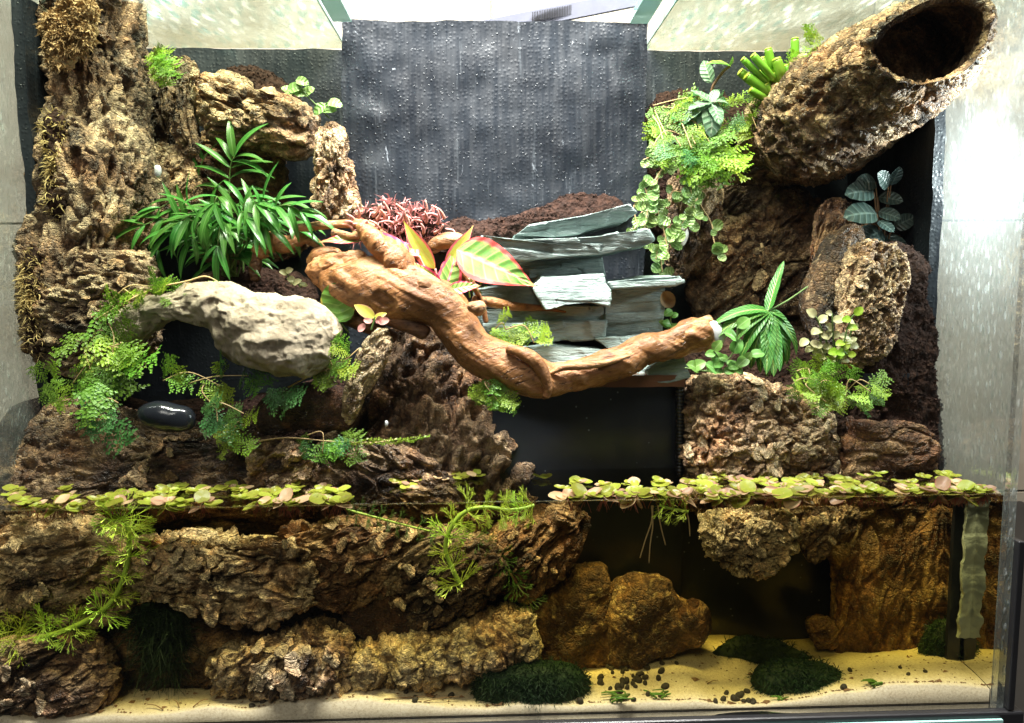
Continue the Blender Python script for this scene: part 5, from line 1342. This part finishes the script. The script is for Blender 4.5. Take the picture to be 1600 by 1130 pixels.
for vi, v in enumerate(vines):
    Y0 = .150 + .006 * (vi % 4)
    c = spline([P(x, y, Y0 - .002 * i) for i, (x, y) in enumerate(v)], 40)
    B = Bag(); B.stem([c[i] for i in range(0, 40, 5)] + [c[39]], .0008, .0006, 4); st = B.obj("vine", M['straw'], tu)
    for k in range(4 + len(v) * 2):
        i = r5.randrange(2, 40); p = Vector(c[i]); a = r5.uniform(0, 6.28)
        d = Vector((math.cos(a), -r5.uniform(.1, .5), math.sin(a) - .2)); L = r5.uniform(11, 19) * mpp(Y0)
        inst(TL[k % 2], "leaf", st, look(p + d * .0012, d, (r5.uniform(-.4, .4), -1, r5.uniform(0, .6)), L, L, L))
# pleated palm-like plant
bi = empty("pleated_plant", P(1197, 585, .075), "radiating plant with narrow pleated leaves in front of the right bank", "foliage plant")
BL = [leaf_mesh("pleated_leaf", w, .62, .55, c, .22, 16, 4, .03, 13, 'bio') for w, c in ((.23, .2), (.22, 1.2), (.22, 1.9))]
for k, (tx, ty, Yt, m, u) in enumerate([(1222, 404, .085, 0, (-.8, -.6, .1)), (1112, 478, .06, 1, (-.2, -.6, .8)), (1108, 502, .055, 1, (-.2, -.65, .75)), (1142, 516, .05, 1, (-.3, -.7, .65)), (1262, 530, .06, 1, (.3, -.7, .65)), (1180, 578, .045, 1, (-.5, -.85, .1)), (1200, 582, .04, 0, (-.1, -1, .1)), (1222, 578, .042, 0, (.1, -1, .1)), (1242, 578, .045, 1, (.3, -.95, .15)), (1262, 565, .05, 1, (.4, -.9, .25)), (1192, 565, .05, 0, (-.3, -.95, 0)), (1120, 492, .058, 2, (-.2, -.65, .75)), (1150, 545, .046, 1, (-.5, -.8, .4)), (1166, 566, .044, 1, (-.5, -.85, .2)), (1212, 586, .04, 0, (0, -1, .1)), (1252, 574, .048, 1, (.3, -.9, .2)), (1278, 545, .056, 1, (.4, -.8, .4)), (1272, 512, .066, 2, (.3, -.6, .75)), (1232, 586, .044, 1, (.2, -.95, .1))]):
    part_px(BL[m], "leaf", bi, (1200, 486, .07), (tx, ty, Yt), u, 1.0 if k else .9)
trail(bi, [(1200, 486, .07), (1230, 470, .075), (1262, 448, .08)], .0010, 'palm_stem', "flower_stalk"); trail(bi, [(1198, 588, .075), (1199, 540, .074), (1200, 486, .07)], .0016, 'palm_stem', "stem")
trail(bi, [(1200, 486, .07), (1186, 500, .066), (1170, 516, .062)], .0008, 'palm_stem', "flower_stalk")
# little herbs
def herb(label, stems, mat, lpx, Y, n, seed, name="leafy_stem", ell=.85):
    r = random.Random(seed); e = empty(name, P(*stems[0][0], Y), label, "leafy plant"); L1 = leaf_mesh("herb_leaf", .78, .9, .6, .7, .22, 8, 4, .03, 2, mat); 
    for s in stems:
        c = spline([P(x, y, Y - .002 * i) for i, (x, y) in enumerate(s)], 30); B = Bag(); B.stem([c[i] for i in (0, 8, 16, 24, 29)], .0008, .0006, 4)
        st = B.obj("stem", M['palm_stem'], e)
        for k in range(n):
            i = min(29, int(6 + 23 * k / max(1, n - 1))); p = Vector(c[i]); a = r.uniform(-.3, 1.2) + (math.pi * (k % 2)) * .8
            d = Vector((math.cos(a), -r.uniform(.1, .7), math.sin(a))); L = r.uniform(*lpx) * mpp(Y)
            inst(L1, "leaf", st, look(p, d, (r.uniform(-.3, .3), -.8, r.uniform(.2, .9)), L, L, L))
    return e
herb("pothos-like green stems around the cut end of the driftwood", [[(1085, 582), (1115, 576), (1140, 560), (1150, 535), (1152, 512)], [(1130, 578), (1160, 566), (1172, 555)], [(1070, 575), (1100, 580), (1130, 582)], [(1140, 570), (1125, 560), (1115, 548)]], 'herb', (17, 28), .055, 5, 3)
herb("small fresh shoots beside the upright dark slate", [[(1060, 520), (1048, 505), (1050, 485)], [(1070, 520), (1085, 508), (1095, 512)], [(1050, 515), (1040, 508)]], 'herb', (12, 18), .12, 4, 4)
herb("dry pale leafy stems in front of the orange-tan cork", [[(1300, 570), (1290, 530), (1275, 495)], [(1305, 570), (1302, 530), (1300, 490)], [(1310, 572), (1322, 540), (1335, 505)], [(1295, 572), (1275, 550), (1262, 530)], [(1300, 572), (1285, 545), (1280, 515)], [(1312, 572), (1316, 550), (1330, 530)]], 'herb_pale', (12, 20), .07, 6, 5)
herb("green-tipped stem standing beside the dry leafy stems", [[(1308, 572), (1318, 540), (1326, 505), (1335, 492)], [(1306, 570), (1312, 545), (1324, 555)]], 'fern_lime', (12, 18), .064, 5, 6)
herb("sparse glassy-leaved shoot on the cork log at the upper left", [[(515, 185), (490, 160), (475, 145), (462, 125)], [(500, 175), (508, 165), (512, 160)], [(480, 150), (462, 148), (450, 142)]], 'turtle', (17, 25), .175, 3, 7)
herb("tiny shoots behind the root wood at the left of the burl", [[(455, 445), (450, 430), (446, 425)], [(470, 450), (462, 438), (458, 445)]], 'herb_pale', (12, 18), .13, 3, 8)
ex = empty("dead_leaf", P(1045, 490, .12), "round brown dead leaf beside the upright dark slate", "leaf")
part_px(disc_mesh("dead_leaf_blade", .8, .14, 'dead', 14), "blade", ex, (1050, 480, .122), (1036, 456, .118), (-.2, -.9, .2))

# ------------------------------------------------------------------ floating rosettes
FL = [disc_mesh("float_leaf", a, c, 'float', 12, .1) for a, c in ((.85, .06), (.75, .12), (.9, .02))]
FLP = [disc_mesh("float_leaf_pink", a, c, 'float_pink', 12, .1) for a, c in ((.8, .06), (.7, .12))]
rf = random.Random(21)
def floater(px, row, label, group, pink=.2, size=(15, 24), roots=True, hang=0.0, n=None):
    p = W(px, row, .0008)
    p.y = max(p.y, .007); p.x = min(max(p.x, XL + .01), XR - .012)
    e = empty("floating_rosette", p, label, "floating plant", group)
    n = n or rf.randint(4, 6); a0 = rf.uniform(0, 6.28)
    for k in range(n):
        a = a0 + 6.283 * k / n + rf.uniform(-.3, .3); L = rf.uniform(*size) * mpp(p.y)
        tilt = rf.uniform(-.02, .3) if rf.random() > hang else rf.uniform(-.9, -.2)
        d = Vector((math.cos(a), math.sin(a), tilt))
        if p.y + d.y * L < .002: d.y = abs(d.y) * .3
        mesh = rf.choice(FLP) if rf.random() < pink else rf.choice(FL)
        inst(mesh, "leaf", e, look(p + Vector((0, 0, .0006 + rf.uniform(0, .002))), d, (rf.uniform(-.2, .2), rf.uniform(-.4, .1), 1), L, L, L))
    if roots:
        B = Bag()
        for k in range(9):
            a = rf.uniform(0, 6.28); s = rf.uniform(.004, .013)
            q = np.array(p); q[2] -= .0005
            B.stem([q, q + np.array([math.cos(a) * s * .3, abs(math.sin(a)) * s * .3, -s * .5]), q + np.array([math.cos(a) * s * .5, abs(math.sin(a)) * s * .4, -s])], .00035, .0002, 3, 4)
        B.obj("roots", M['red_root'], e)
LB = "yellow-green floating rosette in the dense raft on the right"; GB = "floating rosettes of the right raft"
for _ in range(72):
    x = rf.uniform(1090, 1585); t = rf.random() ** .8
    row = 738 + t * 40 + (1585 - x) * .006
    floater(x, row, LB, GB, .14, (9, 25) if t > .3 else (9, 17), roots=t > .6)
for _ in range(20):
    floater(rf.uniform(1090, 1590), 780, "pink-tinged rosette with red roots pressed to the front pane at the right", "rosettes at the front pane right", .6, (22, 36), True, .6)
for _ in range(52):
    x = rf.uniform(-5, 545); t = rf.random()
    floater(x, 768 + t * 26 - x * .012, "yellow-green floating rosette on the strip of water at the left", "floating rosettes of the left strip", .1, (9, 24), roots=t > .5)
for _ in range(13):
    x = rf.uniform(0, 540); floater(x, 801 - x * .014, "pale rosette against the front pane at the left, leaves dipping under", "rosettes at the front pane left", .35, (20, 30), True, .5)
for x, row in ((622, 757), (650, 752), (690, 750), (720, 748), (745, 746), (640, 762), (705, 744)):
    floater(x, row, "small floating rosette in the dark water before the central hump", "rosettes before the hump", .25, (13, 19), False)
for _ in range(20):
    x = rf.uniform(870, 1090); t = rf.random(); floater(x, 752 + t * 30, "floating rosette on the water in front of the black panel", "rosettes before the black panel", .25, (10, 25), roots=t > .4)
for x in (890, 918, 945, 1000, 1075):
    floater(x, 786, "large pale rosette with red roots at the front pane in the middle", "rosettes at the front pane middle", .4, (24, 34), True, .5)
for x, y in ((835, 718), (850, 722), (1022, 697)):
    pass
fl2 = floater(846, 748, "lone floating rosette in the dark gap left of the black panel", None, 0, (14, 20), False)
lr = empty("hanging_roots", P(1020, 800, .012), "long thin pale roots trailing down in the middle of the water", "roots")
for pts in ([(1020, 790), (1018, 815), (1008, 845), (1000, 872)], [(1018, 790), (1020, 820), (1016, 850), (1014, 880)], [(1028, 790), (1032, 820), (1040, 852)], [(1070, 790), (1076, 812), (1078, 838)]):
    trail(lr, [p + (.012,) for p in pts], .0007, 'straw', "root")

# ------------------------------------------------------------------ feathery water plants
def whorl_mesh(name, rnd, mat, n=13, up=.45):
    B = Bag()
    def strip(a, b, w0, w1):
        a, b = np.array(a), np.array(b); d = b - a; x = np.cross(d, [0.2, .1, 1.0]); x /= np.linalg.norm(x) + 1e-9
        z = np.cross(x, d); z /= np.linalg.norm(z) + 1e-9
        B.add([a + x * w0, a - x * w0 * .5 + z * w0 * .8, a - x * w0 * .5 - z * w0 * .8, b + x * w1, b - x * w1 * .5 + z * w1 * .8, b - x * w1 * .5 - z * w1 * .8],
              [(0, 1, 4, 3), (1, 2, 5, 4), (2, 0, 3, 5), (3, 4, 5)])
    def grow(p, d, L, lev):
        q = p + d * L; strip(p, q, .014 * (.8 ** lev), .012 * (.8 ** lev))
        if lev < 3:
            for k in range(3 if lev else 4):
                e = d + np.array([rnd.uniform(-.6, .6), rnd.uniform(-.6, .6), rnd.uniform(-.6, .6)]); e /= np.linalg.norm(e)
                grow(q, e, L * rnd.uniform(.55, .85), lev + 1)
    for k in range(n):
        a = 6.283 * k / n; d = np.array([math.cos(a), up, math.sin(a)]); d /= np.linalg.norm(d)
        grow(np.zeros(3), d, .36 * rnd.uniform(.8, 1.1), 1)
    me = B.mesh(name, False); me.materials.append(M[mat]); return me
WH = {m: [whorl_mesh("whorl_" + m, random.Random(k), m) for k in range(2)] for m in ('cabomba', 'cabomba_dk')}
def feather(label, pts, mat, n, rpx, r=.0016, stem='cab_stem', seed=0, t0=0.0):
    rr = random.Random(seed); e = empty("feathery_plant", P(*pts[-1]), label, "water plant")
    c = spline([P(*p) for p in pts], 60); B = Bag(); B.stem([c[i] for i in range(0, 60, 6)] + [c[59]], r, r * .7, 6); B.obj("stem", M[stem], e)
    for k in range(n):
        i = min(58, int((t0 + (1 - t0) * (k + .3) / n) * 59)); d = Vector(c[i + 1] - c[i]); L = rr.uniform(*rpx) * mpp(pts[0][2])
        inst(rr.choice(WH[mat]), "whorl", e, look(Vector(c[i]), d, (rr.uniform(-1, 1), rr.uniform(-1, 1), 1), L, L, L))
    return e
feather("feathery lime water plant with a bare green stem at the left", [(-20, 1008, .012), (40, 1002, .012), (110, 982, .012), (165, 950, .012), (190, 910, .013), (202, 860, .014), (198, 815, .014)], 'cabomba', 9, (46, 66), .0026, seed=1)
for k, (x, y, s) in enumerate(((190, 812, 68), (205, 840, 48), (175, 815, 50), (30, 985, 60), (70, 975, 50), (110, 985, 52), (10, 1000, 50))):
    e = bpy.data.objects["feathery_plant"]; L = s * mpp(.012) * .9
    inst(WH['cabomba'][k % 2], "whorl", e, look(P(x, y, .014), (R.uniform(-1, 1), -.4, R.uniform(0, 1)), (0, -1, 0), L, L, L))
feather("branching feathery water plant hanging in the middle", [(722, 918, .014), (705, 885, .014), (696, 855, .014), (706, 822, .014), (730, 798, .014), (765, 793, .014), (800, 800, .014)], 'cabomba', 8, (40, 60), .0022, seed=2)
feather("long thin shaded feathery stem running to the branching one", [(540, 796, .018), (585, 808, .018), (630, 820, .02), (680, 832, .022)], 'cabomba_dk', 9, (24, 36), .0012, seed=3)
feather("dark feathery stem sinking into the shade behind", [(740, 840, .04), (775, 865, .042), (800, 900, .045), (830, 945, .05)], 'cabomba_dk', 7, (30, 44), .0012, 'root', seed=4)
feather("lime feathery tuft floating at the surface in the middle right", [(1075, 800, .010), (1050, 795, .010), (1030, 790, .010)], 'cabomba', 3, (30, 42), .0015, seed=5)
feather("lime feathery tuft at the surface beside the large pale rosettes", [(835, 790, .010), (815, 795, .010), (790, 797, .010)], 'cabomba', 4, (36, 50), .0018, seed=6)

# ------------------------------------------------------------------ small things under water
pm = pillow("pellet_source", [(0, 0), (10, -6), (20, 0), (20, 10), (10, 16), (0, 10)], .02, .0035, .0035, M['pellet'], h_soil, .006, .0008, 0, 1, 12, 8, .95)
me_p = pm.data; bpy.data.objects.remove(pm)
ctr = np.zeros(len(me_p.vertices) * 3, dtype=np.float32); me_p.vertices.foreach_get("co", ctr); ctr = ctr.reshape(-1, 3); ctr -= ctr.mean(0); ctr *= .0036 / np.abs(ctr).max(); me_p.vertices.foreach_set("co", ctr.ravel()); me_p.update()
rp = random.Random(31)
spots = []
for cxp, cyp, sx, sy, n in ((985, 1060, 45, 30, 44), (1160, 1088, 45, 10, 34), (1030, 1085, 120, 26, 20), (430, 1105, 90, 12, 9), (130, 1118, 60, 5, 8), (640, 1095, 70, 14, 7), (1370, 1075, 90, 22, 6)):
    for _ in range(n): spots.append((cxp + rp.gauss(0, sx * .6), cyp + rp.gauss(0, sy * .6)))
for x, row in spots:
    p = W(x, row, -.168)
    if p.y < .005 or p.y > .1: continue
    z = float(sand_z(np.array([p.x]), np.array([p.y]))[0])
    o = bpy.data.objects.new("pellet", me_p); COL.objects.link(o); s = rp.uniform(.55, 1.1)
    o.location = (p.x, p.y, z + .0012 * s); o.scale = (s, s, s * .8); o.rotation_euler = (rp.uniform(0, 6), rp.uniform(0, 6), 0)
    meta(o, "round dark pellet lying on the pale sand under water", "pellet", "dark pellets on the sand")
def sand_pt(x, row, dz=.0):
    p = W(x, row, -.168); p.y = max(p.y, .006); p.z = float(sand_z(np.array([p.x]), np.array([p.y]))[0]) + dz; return p
def algae(label, x, row, n, s, seed, mat='fern'):
    r = random.Random(seed); p = sand_pt(x, row); e = empty("algae_sprig", p, label, "algae")
    for k in range(n):
        B = Bag(); a = r.uniform(0, 6.28); q = p + Vector((r.uniform(-.4, .4) * s, r.uniform(-.2, .3) * s, .0005))
        B.stem([q, q + Vector((math.cos(a) * s * .4, math.sin(a) * s * .2, s * .25)), q + Vector((math.cos(a + .7) * s * .7, math.sin(a) * s * .3, s * .35)), q + Vector((math.cos(a + 1.5) * s * .9, math.sin(a) * s * .3, s * .3))], .0010, .0005, 4); B.obj("strand", M[mat], e)
algae("curled green algae strands on the sand near the large moss ball", 970, 1108, 9, .014, 1)
algae("small green algae wisp on the sand below the ochre stone", 1024, 1086, 6, .012, 2)
algae("small green algae sprig on the sand below the brown slab", 1372, 1090, 7, .010, 3)
algae("tiny green algae bit at the front of the sand on the right", 1238, 1108, 4, .007, 4)
tw = empty("sand_twigs", sand_pt(640, 1100), "thin dark twigs scattered on the sand under the sunken log", "twigs")
for x, row, a, L in ((520, 1090, .6, .03), (600, 1102, -.2, .035), (660, 1110, .3, .03), (450, 1100, 1.2, .02), (280, 1105, 1.8, .03), (300, 1110, 1.2, .03), (255, 1108, 2.2, .025), (1105, 1065, .5, .012)):
    B = Bag(); p = sand_pt(x, row, .0008); B.stem([p, p + Vector((math.cos(a) * L * .5, .003, math.sin(a) * L * .12)), p + Vector((math.cos(a) * L, .004, math.sin(a) * L * .15))], .0005, .0003, 4); B.obj("twig", M['root'], tw)
# silicone seams at the right
s1 = rough_box("silicone_seam", P(1508, 850, .03).x, P(1530, 850, .03).x, .03, .0335, P(1510, 1000, .03).z, -.004, M['silicone'], .0016, .008, None, .0022); meta(s1, "pale uneven silicone strip under water near the right corner", "silicone seam")
s2 = rough_box("silicone_seam", P(1478, 900, .075).x, P(1487, 900, .075).x, .066, .07, P(1480, 985, .07).z, -.01, M['silicone'], .002, .012, None, .003); meta(s2, "thin white silicone line along the right edge of the brown slab", "silicone seam")
s3 = rough_box("seam_panel", P(1487, 900, .04).x, P(1506, 900, .04).x, .04, .044, ZB + .008, -.004, M['panel'], .0005, .02); meta(s3, "narrow dark strip between the two silicone seams under water", "panel")
# striped snail on the right corner
sn = empty("snail", P(1569, 1012, .005), "tiny red and white striped snail at the right corner under water", "snail")
for k in range(5):
    t = k / 4; p = P(1569 + 1.5 * math.sin(t * 3), 1014 - 24 * t, .005); B = Bag(); r_ = (6 - 4.4 * t) * mpp(.012)
    q = P(1569, 1014 - 24 * t - 7, .005); co, qq, tri = tube_co([p, (p + q) / 2, q], [r_ * .8, r_, r_ * .7], 12, 8); mk("shell_whorl", co, [tuple(x) for x in qq] + [tuple(x) for x in tri], M['snail'], sn)
for label, x, y, Y, s in (("small white snail shell on the tall trunk at the left", 247, 268, .13, 9), ("white shell fragment on the central cork hump", 604, 662, .064, 4.5), ("white snail on the black ledge at the right", 1404, 566, .11, 6), ("tiny white snail beside the first one on the black ledge", 1392, 570, .11, 4.5)):
    o = pillow("snail_shell", [(x - s * .5, y - s), (x + s * .3, y - s), (x + s * .6, y), (x + s * .3, y + s), (x - s * .4, y + s), (x - s * .6, y)], Y, s * mpp(Y) * .6, s * mpp(Y) * .6, M['white_pebble'], h_none, .006, .0005, 0, 1, 24, 16, .95); meta(o, label, "shell")

# fine debris on the sand
B = Bag(); rd = random.Random(77)
for _ in range(900):
    p = sand_pt(rd.uniform(-10, 1590), rd.uniform(1030, 1118), .0002); s_ = rd.uniform(.0004, .0012) * (1 + (rd.random() < .06) * 1.5)
    v = np.array([[1, 0, 0], [-.5, .8, 0], [-.6, -.7, 0], [0, 0, .8]]) * s_
    a_ = rd.uniform(0, 6.28); rot = np.array(Euler((rd.uniform(-.4, .4), rd.uniform(-.4, .4), a_)).to_matrix())
    B.add(v @ rot.T * np.array([rd.uniform(.6, 2.2), 1, 1]) + np.array(p), [(0, 1, 3), (1, 2, 3), (2, 0, 3), (0, 2, 1)])
meta(B.obj("sand_debris", M['root'], None, (0, .05, -.17), smooth=False), "brown specks of debris scattered over the pale sand", "debris", kind="stuff")
